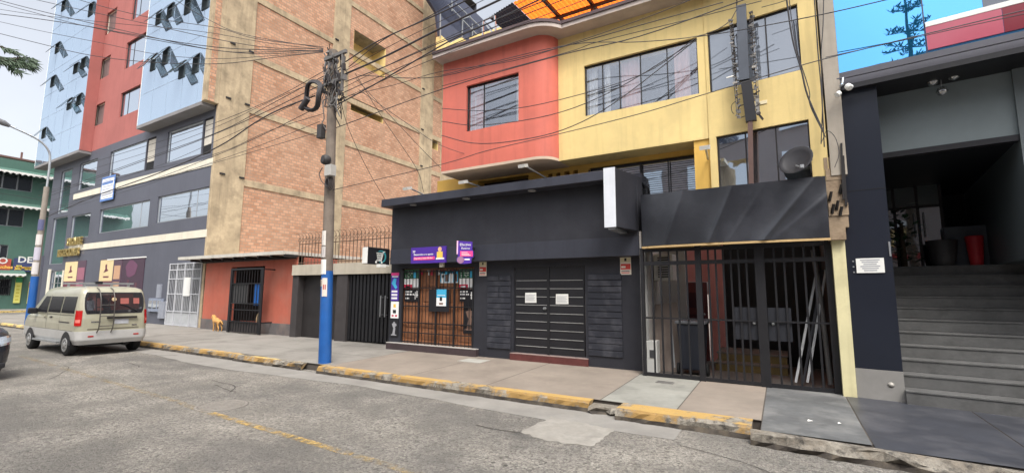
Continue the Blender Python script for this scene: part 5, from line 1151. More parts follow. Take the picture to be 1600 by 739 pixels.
for k in range(90):
    a = random.uniform(0, 6.28); r = random.uniform(.05, .26); z = random.uniform(.1, 1.3); c = c0+Vector((r*math.cos(a), r*math.sin(a), z)); d = Vector((math.cos(a), math.sin(a), random.uniform(-.4,.6))).normalized(); s = d.cross(Vector((0,0,1))).normalized()*.045; L_ = random.uniform(.12,.24)
    lf.quad(c, c+d*L_*.5+s, c+d*L_, c+d*L_*.5-s)
lf.build('leaves', mat('leaf_dark', lin((44,74,46)), .5, .3, 5), pl, normals=False)
# pendant lamps hanging before the grey wall
for i, (px, py, lab) in enumerate(((1457,128,'glass globe pendant, left of the three before the grey entrance wall'), (1472,143,'glass globe pendant hanging lowest before the grey entrance wall'), (1490,119,'glass globe pendant, right and highest before the grey entrance wall'))):
    p = P(px, py, 'Y', 9.05); o = thing('pendant_lamp', lab, 'lamp', p, 'globe pendants in the entrance')
    g = MB(); g.lathe([(0,-.07), (.05,-.05), (.072,0), (.05,.05), (.015,.07)], p, n=16); g.build('globe', glass('smoke_globe', (.1,.11,.11), .3, True, .05), o)
    g = MB(); g.tube([p+Vector((0,0,.07)), (p.x, p.y, 4.98)], .006, 5); g.build('rod', steel, o)
# spotlight on the beam, plaque, fixings
sp_ = thing('wall_spotlight', 'white twin spotlight on the corner of the dark beam', 'spotlight', P(1317,130,'Y',8.75))
g = MB(); a = P(1317,122,'Y',8.72); g.tube([a, a+Vector((-.02,-.02,-.12)), a+Vector((-.05,-.1,-.16))], .02, 8); g.build('bracket', steel, sp_)
g = MB(); b = P(1323,134,'Y',8.6); g.lathe([(.02,0), (.045,.02), (.05,.09), (.03,.1)], b, (.3,-.5,-.6), 12); c = P(1313,145,'Y',8.62); g.lathe([(.02,0), (.04,.02), (.04,.08)], c, (-.5,-.4,-.4), 12); g.build('lamp_head', white, sp_)
g = MB(TGR); z0, z1 = P(1370,426,'Y',8.83).z, P(1370,403,'Y',8.83).z; u0, u1 = .06, PW-.1
g.box(u0, u1, -.016, -.002, z0, z1, 0)
for k in range(6): s_ = .02+.02*((k*7) % 3); g.box(u0+.03+s_, u1-.03-s_, -.018, -.016, z1-.035-k*.032, z1-.02-k*.032, 1)
tag(g.build('wall_plaque', [white, flat((150,152,158))]), 'white plaque with lines of small print on the navy corner panel', 'plaque')
g = MB(TGR)
for k in range(3): g.lathe([(.012,0), (.012,.01)], (u0-.035, -.002, z1-.04-k*.085), (0,-1,0), 8)
g.box(PW-.03, PW-.008, -.012, -.002, z1+.02, z1+.24); tag(g.build('fixing_stubs', steel), 'row of bright fixing stubs left beside the white plaque', 'fixing')

# ------------------------------------------------------------------ the utility pole
UP0 = Vector((-8.93, 7.0, 0)); UPT = P(521,80,'Y',7.0)
def upz(z): t = z/UPT.z; return UP0.lerp(UPT, t)
up = thing('utility_pole', 'leaning concrete utility pole with blue painted foot and tangled cable head', 'utility pole', UP0)
dirty_pole = mat('dirty_pole', lin((118,108,98)), .9, .2, 3, .25, 30, streak=.5, dirt=lin((64,58,54)), dirt_amt=.5, dirt_scale=2)
g = MB(); g.tube([upz(-.05), upz(2), upz(5), UPT], [.135,.126,.112,.1], 16); g.build('shaft', dirty_pole, up)
g = MB(); g.tube([upz(.002), upz(2.2)], [.139,.129], 16); g.build('painted_foot', bluep, up)
def onp(px, py, y=6.85): return P(px, py, 'Y', y)
def pbox(name, px, w, d, h, m, y=6.82):
    p = onp(*px, y); g = MB(); g.box(p.x-w/2, p.x+w/2, p.y-d/2, p.y+d/2, p.z-h/2, p.z+h/2); return g.build(name, m, up, bevel=.01)
pbox('junction_box', (502,206), .16, .14, .34, mat('box_dark', lin((58,56,56)), .6, .15, 5), 6.95); pbox('meter_box', (516,267), .22, .16, .26, mat('box_pale', lin((168,166,160)), .6, .1, 5))
g = MB(); p = onp(509,250); g.lathe([(.05,-.08), (.1,-.08), (.12,-.03), (.12,.03), (.1,.08), (.05,.08)], p, (.2,1,0), 16); g.build('insulator_drum', mat('drum_dark', lin((54,52,52)), .6, .15, 5), up)
g = MB()
for k in range(5):
    c = onp(486+k*1.2, 150, 6.8+.03*k); r = .32+.025*(k % 3)
    g.tube([c+Vector((r*.85*math.cos(t)-.1*math.sin(t), .04*math.sin(3*t), r*math.sin(t)+.12*math.cos(t))) for t in [2*math.pi*j/20 for j in range(21)]], .026, 6)
p = onp(476,163,6.75); g.tube([p+Vector((-.14,0,-.1)), p+Vector((.12,0,.12))], .07, 10); g.build('cable_coil', cable_m, up)
g = MB()
for k in range(85):                                     # the tangle at the head
    a = onp(random.uniform(505,520), random.uniform(80,170), random.uniform(6.8,7.15)); pts = [a]
    for j in range(4): pts.append(pts[-1]+Vector((random.uniform(-.04,.12), random.uniform(-.08,.08), random.uniform(-.3,.18))))
    if k % 2: pts = [p+Vector((.22,0,0)) for p in pts]
    g.tube(smooth(pts, 3), random.uniform(.007,.016), 5, k % 3)
for k in range(26): a = onp(random.uniform(504,540), random.uniform(82,150), random.uniform(6.8,7.1)); g.bar(a, a+Vector((random.uniform(-.03,.03), random.uniform(-.05,.05), random.uniform(.06,.18))), random.uniform(.03,.08), random.uniform(.03,.07), k % 3)
g.build('cable_tangle', [cable_m, ca, cb], up)
g = MB()
for z in (7.35, 6.7): p = upz(z); g.bar(p+Vector((-.15,-.12,0)), p+Vector((.62,-.12,.02)), .06, .08); g.lathe([(.13,-.03), (.13,.03)], p, (0,0,1), 14)
g.bar(upz(7.4)+Vector((.5,-.12,0)), upz(6.4)+Vector((.5,-.12,0)), .05); g.build('crossarm', ca, up)
g = MB(); p = onp(514,285,6.84)
for k in range(4): r = .1+.02*k; g.tube([p+Vector((r*.6*math.cos(t), .03*k-.05, r*math.sin(t)-.02)) for t in [2*math.pi*j/14 for j in range(15)]], .01, 5)
g.tube(smooth([onp(504,262), onp(499,272), onp(503,284), onp(510,290)], 4), .01, 5); g.build('small_coil', cable_m, up)
for i, (z0, z1, a0, a1, c, lab) in enumerate(((2.78,3.12,-150,-60,(210,204,196),'torn white bill pasted highest on the utility pole'), (2.5,2.76,-140,-60,(190,184,180),'grey bill with a dark blotch second highest on the utility pole'), (2.12,2.46,-165,-50,(222,218,210),'wide white bill at the top of the blue paint on the utility pole'), (1.62,2.04,-85,-35,(206,196,186),'narrow bill on the right side of the blue paint'), (1.85,2.0,-110,-85,(196,176,150),'small tan bill on the blue paint'))):
    g = MB(); n = 8; cx = upz((z0+z1)/2); r = .142-.006*(z0)+.002
    for k in range(n):
        t0, t1 = R(a0+(a1-a0)*k/n), R(a0+(a1-a0)*(k+1)/n); q = lambda t, z: (upz(z).x+(r+.006)*math.cos(t), upz(z).y+(r+.006)*math.sin(t), z)
        g.quad(q(t0,z0+random.uniform(0,.02)), q(t1,z0), q(t1,z1), q(t0,z1))
    t0, t1 = R(a0+(a1-a0)*.25), R(a0+(a1-a0)*.75); r += .003; zm = (z0+z1)/2
    g.quad(q(t0,zm-.05), q(t1,zm-.05), q(t1,zm+.06), q(t0,zm+.06), 1)
    tag(g.build('pasted_bill', [flat(c), flat((128,120,124)) if i != 3 else flat((170,60,60))], normals=False), lab, 'poster')

# ------------------------------------------------------------------ overhead cables
def cable(pts, Y, r, lab, group=None):
    n = len(pts); Ls = [0]
    for a, b in zip(pts, pts[1:]): Ls.append(Ls[-1]+math.hypot(b[0]-a[0], b[1]-a[1]))
    p3 = [P(px, py, 'Y', Y[0]+(Y[1]-Y[0])*l/Ls[-1]) for (px, py), l in zip(pts, Ls)]
    g = MB(); g.tube(smooth(p3, 5) if n > 2 else p3, r*.7, 6)
    tag(g.build('overhead_cable', cable_m), lab, 'cable', group or 'overhead cables')
GR = 'cables from the pole towards the upper right'
cable([(540,97),(592,64),(690,20),(770,-20)], (7,7), .02, 'thick sleeved cable rising from the pole head over the yellow light well')
cable([(545,105),(600,62),(660,32),(740,-14)], (7,7), .014, 'thin cable just beside the thick sleeved one at the pole head')
cable([(535,118),(605,87),(690,44),(815,-16)], (7,7), .03, 'thickest black cable climbing from the pole across the dark corrugated roof')
cable([(540,128),(605,103),(700,62),(890,-14)], (7,7), .014, 'thin cable running below the thickest black cable')
cable([(520,168),(600,124),(700,66),(770,34),(860,-8)], (7,7.0), .02, 'cable climbing from under the pole head past the coral roof corner')
cable([(530,148),(620,108),(760,48),(905,-10)], (7,7.1), .012, 'thin cable between the pole head and the orange canopy')
cable([(560,118),(670,122),(770,100),(870,76),(1000,40),(1130,4)], (7.2,8), .011, 'thin cable along the top of the coral bay')
cable([(525,200),(690,140),(870,88),(1000,57),(1180,-6)], (7,8), .013, 'dark cable crossing coral bay and yellow wall above the windows')
cable([(690,135),(880,84),(934,66),(1080,30),(1190,2)], (7.6,8), .009, 'thin cable crossing under the yellow house eaves')
cable([(690,118),(880,72),(1000,66),(1090,57),(1135,38),(1152,14)], (8,8.5), .011, 'cable running over the yellow window to the sign mast')
cable([(690,170),(760,173),(850,162),(1000,118),(1087,60)], (7.8,8.6), .011, 'sagging cable highest across the coral window')
cable([(690,190),(750,196),(860,180),(960,141),(1087,64)], (7.8,8.6), .012, 'sagging cable through the middle of the coral window')
cable([(690,212),(740,224),(800,221),(880,203),(960,161),(1089,62)], (7.8,8.6), .013, 'sagging cable lowest, below the coral window')
cable([(520,297),(690,257),(760,236),(880,208),(1000,178),(1100,148),(1240,106),(1330,82),(1520,36),(1620,12)], (7,8.2), .01, 'long straight cable from the pole across coral bay, yellow wall and blue glass')
cable([(1089,58),(1160,47),(1290,22),(1420,-8)], (8.3,8.0), .011, 'cable crossing the sign mast towards the blue glass')
cable([(1290,90),(1400,66),(1500,44),(1620,18)], (8.3,8.0), .008, 'thin cable low across the blue glass building')
cable([(1228,-8),(1238,60),(1252,110),(1262,150),(1286,205)], (8.4,8.6), .02, 'thick drop cable hanging down the right side of the yellow house')
cable([(1232,-8),(1243,70),(1264,140),(1266,165),(1290,215)], (8.4,8.6), .011, 'brown drop cable beside the thick one on the yellow house')
cable([(1272,-8),(1278,80),(1284,150),(1288,230)], (8.6,8.65), .014, 'dark cable running down the grey cement wall edge')
cable([(1287,-8),(1286,40),(1283,90),(1285,160),(1283,225)], (8.65,8.65), .012, 'second dark cable down the grey cement wall edge')
cable([(1190,12),(1225,2),(1250,-12)], (8.4,8.4), .008, 'short slack cable at the top of the sign mast')
cable([(512,116),(420,165),(345,205),(230,247),(100,294),(60,306)], (7,7.86), .013, 'cable from the pole across the brick corner, uppermost of the left bundle')
cable([(512,128),(400,182),(300,224),(190,264),(62,312)], (7,7.86), .015, 'cable second in the left bundle over the slate facade')
cable([(492,150),(440,170),(400,191),(340,230),(250,270),(150,306),(66,342)], (7,7.86), .026, 'thick black cable of the left bundle crossing the blue banner')
cable([(500,166),(400,216),(330,246),(220,287),(66,332)], (7,7.86), .012, 'thin cable under the thick one of the left bundle')
cable([(512,108),(420,158),(300,205),(150,252),(56,278)], (7,7.86), .011, 'thin cable topping the left bundle near the slate windows')
cable([(500,206),(345,252),(200,292),(60,330)], (7,7.86), .009, 'thin cable lowest across the brick to the slate facade')
cable([(505,178),(420,205),(345,238),(250,262),(62,300)], (7,7.86), .01, 'thin slack cable inside the left bundle')
cable([(505,74),(400,61),(340,44),(240,29),(150,8),(60,-20)], (7,3.4), .011, 'highest cable crossing both blue glass boxes')
cable([(505,77),(420,75),(335,61),(230,38),(60,1),(-20,-20)], (7,3.2), .011, 'second highest cable crossing both blue glass boxes')
cable([(505,79),(400,82),(330,78),(200,50),(60,17),(-20,-4)], (7,3.2), .013, 'third cable down crossing the red strip and blue glass')
cable([(505,81),(360,82),(147,44),(60,22),(-20,0)], (7,3.2), .011, 'cable crossing the red strip just under the third one')
cable([(505,80),(345,75),(200,53),(145,43),(60,30),(-20,20)], (7,3.2), .014, 'cable nearly level across the blue boxes')
cable([(505,82),(430,90),(345,100),(240,98),(142,87),(60,68),(-20,48)], (7,3.2), .012, 'lowest cable crossing the blue boxes in a shallow sag')
cable([(505,76),(380,54),(320,28),(270,-2),(240,-20)], (7,5), .01, 'steep cable from the pole over the right blue box')
cable([(528,142),(545,202),(575,266),(603,314)], (7,8.8), .01, 'slack drop cable from the pole to the shop roof corner')
cable([(555,115),(600,188),(650,262),(662,300)], (7.2,9.4), .009, 'drop cable crossing the brick to the shop roof')
cable([(555,122),(620,192),(690,264),(722,283)], (7.2,9.5), .009, 'drop cable from pole to the underside of the coral bay')
cable([(60,312),(20,305),(-20,300)], (7.86,6.0), .015, 'cable leaving the far street lamp to the left')
cable([(1284,222),(1292,205),(1305,215),(1311,240),(1304,262)], (8.6,8.6), .008, 'thin looped wire at the cement wall edge above the post')

for pts, Y, lab in (([(538,112),(610,72),(700,28),(785,-14)], (7,7), 'slack thin wire of the upper right fan, next to the sleeved cable'),
                    ([(536,138),(615,98),(715,52),(840,-8)], (7,7), 'slack thin wire of the upper right fan, over the corrugated roof'),
                    ([(528,158),(640,108),(780,52),(935,-8)], (7,7.1), 'slack thin wire of the upper right fan, lowest, over the eaves'),
                    ([(545,150),(620,132),(690,112),(800,96),(900,66),(1010,28),(1090,-4)], (7.1,8), 'thin wire brushing the top of the coral bay below the eaves'),
                    ([(508,122),(430,155),(330,202),(215,243),(62,288)], (7,7.86), 'thin wire woven into the middle of the left bundle'),
                    ([(505,140),(430,178),(335,222),(240,262),(120,300),(60,322)], (7,7.86), 'thin wire just above the thick cable of the left bundle'),
                    ([(500,190),(410,226),(320,258),(200,298),(62,338)], (7,7.86), 'thin wire hanging below the left bundle across the brick'),
                    ([(505,78),(420,68),(330,52),(260,44),(190,38),(60,24),(-20,12)], (7,3.3), 'thin wire between the upper cables on the blue boxes'),
                    ([(505,82),(420,88),(340,92),(250,86),(150,66),(60,48),(-20,30)], (7,3.3), 'thin wire above the lowest cable on the blue boxes'),
                    ([(560,140),(640,196),(690,228),(760,250),(812,262)], (7.3,9.2), 'thin drop wire from the pole to the wall under the coral bay')):
    cable(pts, Y, .009, lab)

# ------------------------------------------------------------------ vehicles
def ring(z, xf, xr, w, rc, n=6):
    """rounded rectangle slice of a body: front at x = xf (small x), rear at xr, half width w"""
    pts = []
    for (cx, cy, a0) in ((xr-rc, w-rc, 0), (xf+rc, w-rc, 90), (xf+rc, -w+rc, 180), (xr-rc, -w+rc, 270)):
        for k in range(n+1): t = R(a0+90*k/n); pts.append((cx+rc*math.cos(t), cy+rc*math.sin(t), z))
    return pts
def loft(g, rings, m=0, cap=True):
    n = len(rings[0]); vs = [p for r_ in rings for p in r_]
    fs = [(i*n+k, i*n+(k+1) % n, (i+1)*n+(k+1) % n, (i+1)*n+k) for i in range(len(rings)-1) for k in range(n)]
    g.add(vs, fs, m, True)
    if cap: g.add(rings[0], [tuple(range(n))[::-1]], m); g.add(rings[-1], [tuple(range(n))], m)
def interp(tab, z):
    for a, b in zip(tab, tab[1:]):
        if a[0] <= z <= b[0]: t = (z-a[0])/(b[0]-a[0]+1e-9); return [p+(q-p)*t for p, q in zip(a[1:], b[1:])]
    return list(tab[-1][1:]) if z > tab[-1][0] else list(tab[0][1:])
def make_wheel(parent, c, r, w, side, T, rimm):
    g = MB(T); x, y, z = c
    g.lathe([(r*.62,-w/2), (r*.92,-w/2), (r,-w*.32), (r,w*.32), (r*.92,w/2), (r*.62,w/2)], c, (0,1,0), 24); wh = g.build('wheel', rubber, parent)
    g = MB(T); o = side*(w*.5+.004); g.lathe([(0,.03), (r*.2,.028), (r*.24,.008), (r*.5,.004), (r*.6,.02), (r*.64,.004)], (x, y+o, z), (0,side,0), 20); g.build('rim', rimm, wh)
    g = MB(T)
    for k in range(8): t = 2*math.pi*k/8; g.lathe([(.02,0), (.02,.004)], (x+r*.4*math.cos(t), y+o+side*.006, z+r*.4*math.sin(t)), (0,side,0), 8)
    g.build('rim_holes', black, wh); return wh
# van: local x forward is negative, rear at 0; y centre 0
VX, VY = -16.0, 5.6
TV = lambda x, y, z: (VX+x, VY+y, z)
van = thing('minivan', 'beige and silver minivan with rear ladder and roof rack driving away', 'van', (-18, VY, 0))
paint = mat('beige_metallic', lin((160,157,136)), .28, .07, 3, spec=.6, dirt=lin((128,120,102)), dirt_amt=.25, dirt_scale=2.5); paint.node_tree.nodes['Principled BSDF'].inputs['Coat Weight'].default_value = .6; silver = mat('silver_plastic', lin((176,175,172)), .4, .08, 3)
#        z,   xf,    xr,   w,   rc
tab = [(.30,-4.1,-.06,.72,.12), (.42,-4.2,0,.775,.15), (.62,-4.2,0,.79,.16), (.80,-4.16,-.01,.795,.16), (.98,-4.02,-.02,.79,.16), (1.04,-3.7,-.03,.785,.16), (1.2,-3.5,-.05,.775,.15), (1.5,-3.1,-.12,.74,.15), (1.68,-2.88,-.17,.715,.15), (1.77,-2.76,-.23,.68,.16), (1.82,-2.6,-.36,.6,.2), (1.845,-2.3,-.6,.45,.2), (1.855,-2.0,-.9,.22,.12)]
def fine(tab, n=4):
    out = []
    for a, b in zip(tab, tab[1:]):
        for k in range(n): out.append([p+(q-p)*k/n for p, q in zip(a, b)])
    return out+[list(tab[-1])]
g = MB(TV); loft(g, [ring(*r_) for r_ in fine(tab, 3)]); g.build('body', paint, van)
g = MB(TV); lo = [r_ for r_ in fine(tab, 6) if .3 <= r_[0] <= .66]
loft(g, [ring(z, max(xf, -.85)-.002 if False else xf-.008, xr+.025, w+.008, rc) for z, xf, xr, w, rc in lo]); g.build('bumper', silver, van)
def side_panel(g, x0, x1, z0, z1, side, off, slant0=0, slant1=0, n=6):
    rows = []
    for j in range(n+1):
        z = z0+(z1-z0)*j/n; w = interp(tab, z)[2]; t = j/n
        rows.append([(x0+slant0*t+((x1+slant1*t)-(x0+slant0*t))*i/4, side*(w+off), z) for i in range(5)])
    for a, b in zip(rows, rows[1:]):
        for i in range(4): g.quad(a[i], a[i+1], b[i+1], b[i], 0) if side < 0 else g.quad(a[i+1], a[i], b[i], b[i+1], 0)
tint = glass('car_glass', (.025,.025,.028), .1, True, .03, .001)
for side in (-1, 1):
    for (x0, x1, s0, s1) in ((-1.2,-.28,0,-.03), (-2.2,-1.28,0,0)):
        g = MB(TV); side_panel(g, x0, x1, 1.12, 1.56, side, .006, s0, s1); g.build('side_window', tint, van, normals=False)
    g = MB(TV); side_panel(g, -3.2, -2.3, 1.1, 1.56, side, .006, .55, 0); g.build('front_side_window', tint, van, normals=False)
    for (x0, x1) in ((-2.25,-2.235), (-1.245,-1.235)): g = MB(TV); side_panel(g, x0, x1, .5, 1.6, side, .004); g.build('door_gap', black, van, normals=False)
    g = MB(TV); side_panel(g, -1.25, -.5, .86, .89, side, .012); g.build('slide_rail', alu, van, normals=False)
    for x in (-2.45, -1.95): g = MB(TV); g.box(x, x+.16, side*.795, side*.815, .97, 1.01); g.build('door_handle', black if x > -2.2 else paint, van, bevel=.005)
    g = MB(TV); g.bar((-3.0,side*.8,.33), (-1.1,side*.8,.33), .1, .05); g.build('running_board', steel, van)
    g = MB(TV); g.box(-3.12, -3.0, side*.8, side*1.0, 1.05, 1.22); g.build('mirror', black, van, bevel=.03)
    # tail lamp wraps the rear corner
    g = MB(TV); rows = []
    for j in range(6):
        z = .8+.4*j/5; xf, xr, w, rc = interp(tab, z); rc = max(rc, .05); col = []
        for k in range(7): t = R(22+60*k/6); col.append((xr-rc+(rc+.012)*math.cos(t), side*(w-rc+(rc+.012)*math.sin(t)), z))
        rows.append(col)
    for a, b in zip(rows, rows[1:]):
        for k in range(6): g.quad(a[k], a[k+1], b[k+1], b[k], 1 if rows.index(a) == 1 and k in (1,2,3,4) else 0)
    g.build('tail_lamp', [mat('lamp_red', lin((170,30,28)), .15, .1, 8, spec=.7), mat('lamp_clear', lin((214,120,108)), .15, .08, 8)], van, normals=False)
def rear_panel(g, y0, y1, z0, z1, off, n=6, m=0, inset=0):
    rows = []
    for j in range(n+1):
        z = z0+(z1-z0)*j/n; xr = interp(tab, z)[1]; e = inset*abs(2*j/n-1)**3
        rows.append([(xr+off, y0+e+(y1-y0-2*e)*i/6, z) for i in range(7)])
    for a, b in zip(rows, rows[1:]):
        for i in range(6): g.quad(a[i], a[i+1], b[i+1], b[i], m)
g = MB(TV); rear_panel(g, -.65, .67, 1.1, 1.68, .003, 8, 0, .05); g.build('window_rubber', black, van, normals=False)
g = MB(TV); g.tube([(-.03,.5,1.16), (-.055,.28,1.3), (-.07,.1,1.36)], .012, 5); g.build('rear_wiper', black, van)
for y in (-.55, .45): g = MB(TV); g.box(.02, .034, y, y+.12, .5, .535); g.build('reflector', mat('lamp_red', lin((190,34,30)), .15, .1, 8, spec=.7), van)
g = MB(TV); rear_panel(g, -.5, -.3, .88, .91, .01, 1); rear_panel(g, .4, .52, .76, .79, .01, 1); g.build('badge', mat('chrome', lin((210,212,214)), .15, .05, 5, metal=.9), van, normals=False)
g = MB(TV)
for z in (.655, 1.07):
    for k in range(2): g.tube([(-3.6,(-1)**k*(interp(tab,z)[2]+.002),z), (-.25,(-1)**k*(interp(tab,z)[2]+.002),z)], .007, 4)
g.build('body_seam', mat('seam_shadow', lin((90,88,76)), .6, .1, 4), van)
g = MB(TV); rear_panel(g, -.61, .63, 1.13, 1.65, .006, 8, 0, .05); g.build('rear_window', tint, van, normals=False)
g = MB(TV); g.box(.0, .035, -.18, .5, .97, 1.02); g.build('handle_trim', alu, van)
g = MB(TV); rear_panel(g, .0, .32, .82, .95, .012, 2); g.build('number_plate', mat('plate_white', lin((176,178,182)), .4, .1, 8), van, normals=False)
g = MB(TV); rear_panel(g, -.57, .57, .69, .715, .006, 2); g.build('tailgate_gap', mat('gap_shadow', lin((96,92,80)), .6, .1, 4), van, normals=False)
g = MB(TV)
for y in (-.36, -.06): g.tube(smooth([(-.3,y,1.8), (-.12,y,1.74), (.05,y,1.5), (.1,y,1.1), (.1,y,.75), (.05,y-.02,.6)], 4), .014, 6)
for z, x in ((1.62,-.02), (1.34,.07), (1.04,.105), (.78,.105)): g.tube([(x,-.36,z), (x,-.06,z)], .013, 6)
g.build('ladder', mat('ladder_steel', lin((96,92,88)), .4, .15, 5, metal=.5), van)
g = MB(TV); g.bar((-1.35,-.56,1.93), (-.55,-.56,1.93), .05) if False else None
for x in (-.75,): g.bar((x,-.62,1.93), (x,.62,1.93), .07, .05)
for x in (-1.9,): g.bar((x,-.62,1.93), (x,.62,1.93), .07, .05)
for x in (-.75,-1.9):
    for y in (-.5,.5): g.bar((x,y,1.74), (x,y,1.93), .05)
g.build('roof_rack', steel, van)
g = MB(TV); g.box(-.82, -.68, -.28, -.12, 1.905, 1.985); g.build('rack_clamp', black, van, bevel=.01)
ws = MB(TV); rows = []
for j in range(7):
    z = 1.08+.54*j/6; xf = interp(tab, z)[0]; rows.append([(xf-.006, -.5+i*.2, z) for i in range(6)])
for a, b in zip(rows, rows[1:]):
    for i in range(5): ws.quad(a[i], b[i], b[i+1], a[i+1])
ws.build('windscreen', tint, van, normals=False)
rimm = mat('rim_grey', lin((150,150,148)), .4, .1, 6, metal=.3)
for x in (-.62, -3.45):
    for side in (-1, 1):
        make_wheel(van, (x, side*.705, .285), .285, .19, side, TV, rimm)
        g = MB(TV); n = 14; rows = [[(x+r_*math.cos(math.pi*k/n), side*(.803), .29+r_*math.sin(math.pi*k/n)) for k in range(n+1)] for r_ in (.0, .345)]
        for k in range(n): g.quad(rows[0][k], rows[0][k+1], rows[1][k+1], rows[1][k])
        g.build('wheel_arch', black, van, normals=False)
for (x, y, w_) in ((.012,.12,.28), (.012,.42,.2)):
    g = MB(TV); rear_panel(g, y, y+w_*.7, 1.36, 1.52, .0075, 2); g.build('window_sticker', mat('sticker_red', lin((150,84,76)), .6, .15, 8), van, normals=False)
g = MB(TV); p = (interp(tab,1.5)[1]+.008, -.02, 1.49); g.lathe([(.055,0), (.055,.002)], p, (1,0,.25), 12); g.build('round_sticker', mat('sticker_cream', lin((206,180,140)), .6, .1, 6), van)
g = MB(TV); g.box(-1.2, -.3, -.5, .5, .22, .34); g.box(-4, -1.2, -.4, .4, .2, .32); g.box(-.25, -.12, .3, .38, .22, .3); g.build('underbody', black, van)

# dark car entering at the left edge, nose towards +x
CX, CY = -13.12, 2.13
TCa = lambda x, y, z: (CX-x, CY-y, z)     # local x = distance behind the nose
carm = mat('dark_grey_metallic', lin((40,43,50)), .25, .05, 3, spec=.6)
car = thing('dark_car', 'dark grey car with only its front corner showing at the left edge', 'car', (-15.4, CY, 0))
ctab = [(.2,.06,4.4,.84,.2), (.35,0,4.45,.9,.3), (.6,.0,4.45,.92,.32), (.78,.05,4.42,.92,.34), (.9,.14,4.4,.9,.34), (.97,.35,4.38,.86,.3), (1.0,1.05,4.36,.82,.25), (1.2,1.5,4.25,.76,.25), (1.42,2.0,4.0,.68,.25), (1.52,2.4,3.7,.55,.25), (1.55,2.8,3.2,.3,.15)]
g = MB(TCa); loft(g, [ring(*r_) for r_ in fine(ctab, 3)]); g.build('body', carm, car)
for side in (-1, 1):
    g = MB(TCa); rows = []
    for j in range(5):
        z = .64+.17*j/4; xf, xr, w, rc = interp(ctab, z); col = []
        for k in range(8): t = R(178-88*k/7*.85); col.append((xf+rc+(rc+.01)*math.cos(t), side*(w-rc+(rc+.01)*math.sin(t)), z+.05*k/7))
        rows.append(col)
    for i, (a, b) in enumerate(zip(rows, rows[1:])):
        for k in range(7): g.quad(a[k], a[k+1], b[k+1], b[k], 1 if i in (0, 3) else 0)
    g.build('headlight', [mat('lens_pale', lin((176,186,196)), .1, .1, 9, spec=.8), mat('chrome', lin((210,212,214)), .15, .05, 5, metal=.9)], car, normals=False)
    for x in (.9, 3.55): make_wheel(car, (x, side*.82, .33), .33, .2, side, TCa, rimm)
g = MB(TCa)
for k in range(4): g.box(-.015, .02, -.52, .52, .42+k*.06, .445+k*.06)
g.build('grille', mat('chrome', lin((210,212,214)), .15, .05, 5, metal=.9), car)
g = MB(TCa); g.box(-.018, .03, -.82, .82, .24, .34); g.build('lower_bumper', black, car, bevel=.02)
g = MB(TCa); rows = []
for j in range(6):
    z = 1.03+.38*j/5; xf = interp(ctab, z)[0]; rows.append([(xf-.006, -.6+i*.24, z) for i in range(6)])
for a, b in zip(rows, rows[1:]):
    for i in range(5): g.quad(a[i], a[i+1], b[i+1], b[i])
g.build('windscreen', tint, car, normals=False)

# ------------------------------------------------------------------ tree at the left edge, tree and building over the road (seen mirrored in the glass)
def foliage_cloud(lf, c, r, n, size):
    for _ in range(n):
        d = Vector((random.gauss(0,1), random.gauss(0,1), random.gauss(0,1))); d = d.normalized()*r*random.random()**.4; p = c+d
        a = Vector((random.uniform(-1,1), random.uniform(-1,1), random.uniform(-.6,.4))).normalized(); b = a.cross(Vector((random.uniform(-1,1), random.uniform(-1,1), random.uniform(-1,1)))).normalized()
        s = size*random.uniform(.5,1.2); lf.quad(p, p+a*s+b*s*.22, p+a*s*2, p+a*s-b*s*.22)
leaf = mat('feathery_leaf', lin((66,84,62)), .6, .35, 4); bark = mat('bark', lin((84,74,64)), .9, .25, 5, .3)
tr = thing('feathery_tree', 'fine-leaved street tree whose drooping twigs reach in at the upper left', 'tree', (-17.5, -.8, .1))
tk = MB(); lf = MB(); base = Vector((-17.5,-.8,.1)); top = base+Vector((.2,.1,4.6))
tk.tube([base, base+Vector((.1,0,2.4)), top], [.2,.16,.12], 10)
tips = []
for k in range(9):
    a = 2*math.pi*k/9+.3; e = top+Vector((2.6*math.cos(a), 2.2*math.sin(a)-.6, random.uniform(1.4,3))); tk.tube(smooth([top, top.lerp(e,.5)+Vector((0,0,.5)), e], 4), [.08*(1-j/9*.75) for j in range(9)], 6); foliage_cloud(lf, e, 1.0, 240, .07); tips.append(e)
for (pts, spread) in (([(-60,88),(-10,90),(20,95),(40,98),(52,99)], 1), ([(-60,60),(-20,68),(10,76),(28,84)], .7), ([(-50,95),(0,94),(16,104),(28,112)], .9), ([(-40,92),(15,96),(35,101),(50,106)], .8), ([(-50,75),(0,90),(24,92),(42,90),(52,95)], .7)):
    p3 = smooth([P(a, b, 'X', -14.0) for a, b in pts], 8); p3 = [top.lerp(p3[0],.5)+Vector((0,0,.6))]+p3; tk.tube(p3, [max(.004, .035*(1-i/len(p3))) for i in range(len(p3))], 5)
    for i, p in enumerate(p3[3:]):
        for _ in range(7):
            d = Vector((random.uniform(-.4,.4), random.uniform(.1,1)*.6, random.uniform(-.8,.15))).normalized()*random.uniform(.08,.2)*spread; s = d.cross(Vector((1,0,0))).normalized()*.012
            o = p+Vector((random.uniform(-.04,.04), random.uniform(-.06,.06), random.uniform(-.03,.02))); lf.quad(o, o+d*.5+s, o+d, o+d*.5-s)
tk.build('trunk', bark, tr); lf.build('crown', leaf, tr, normals=False)

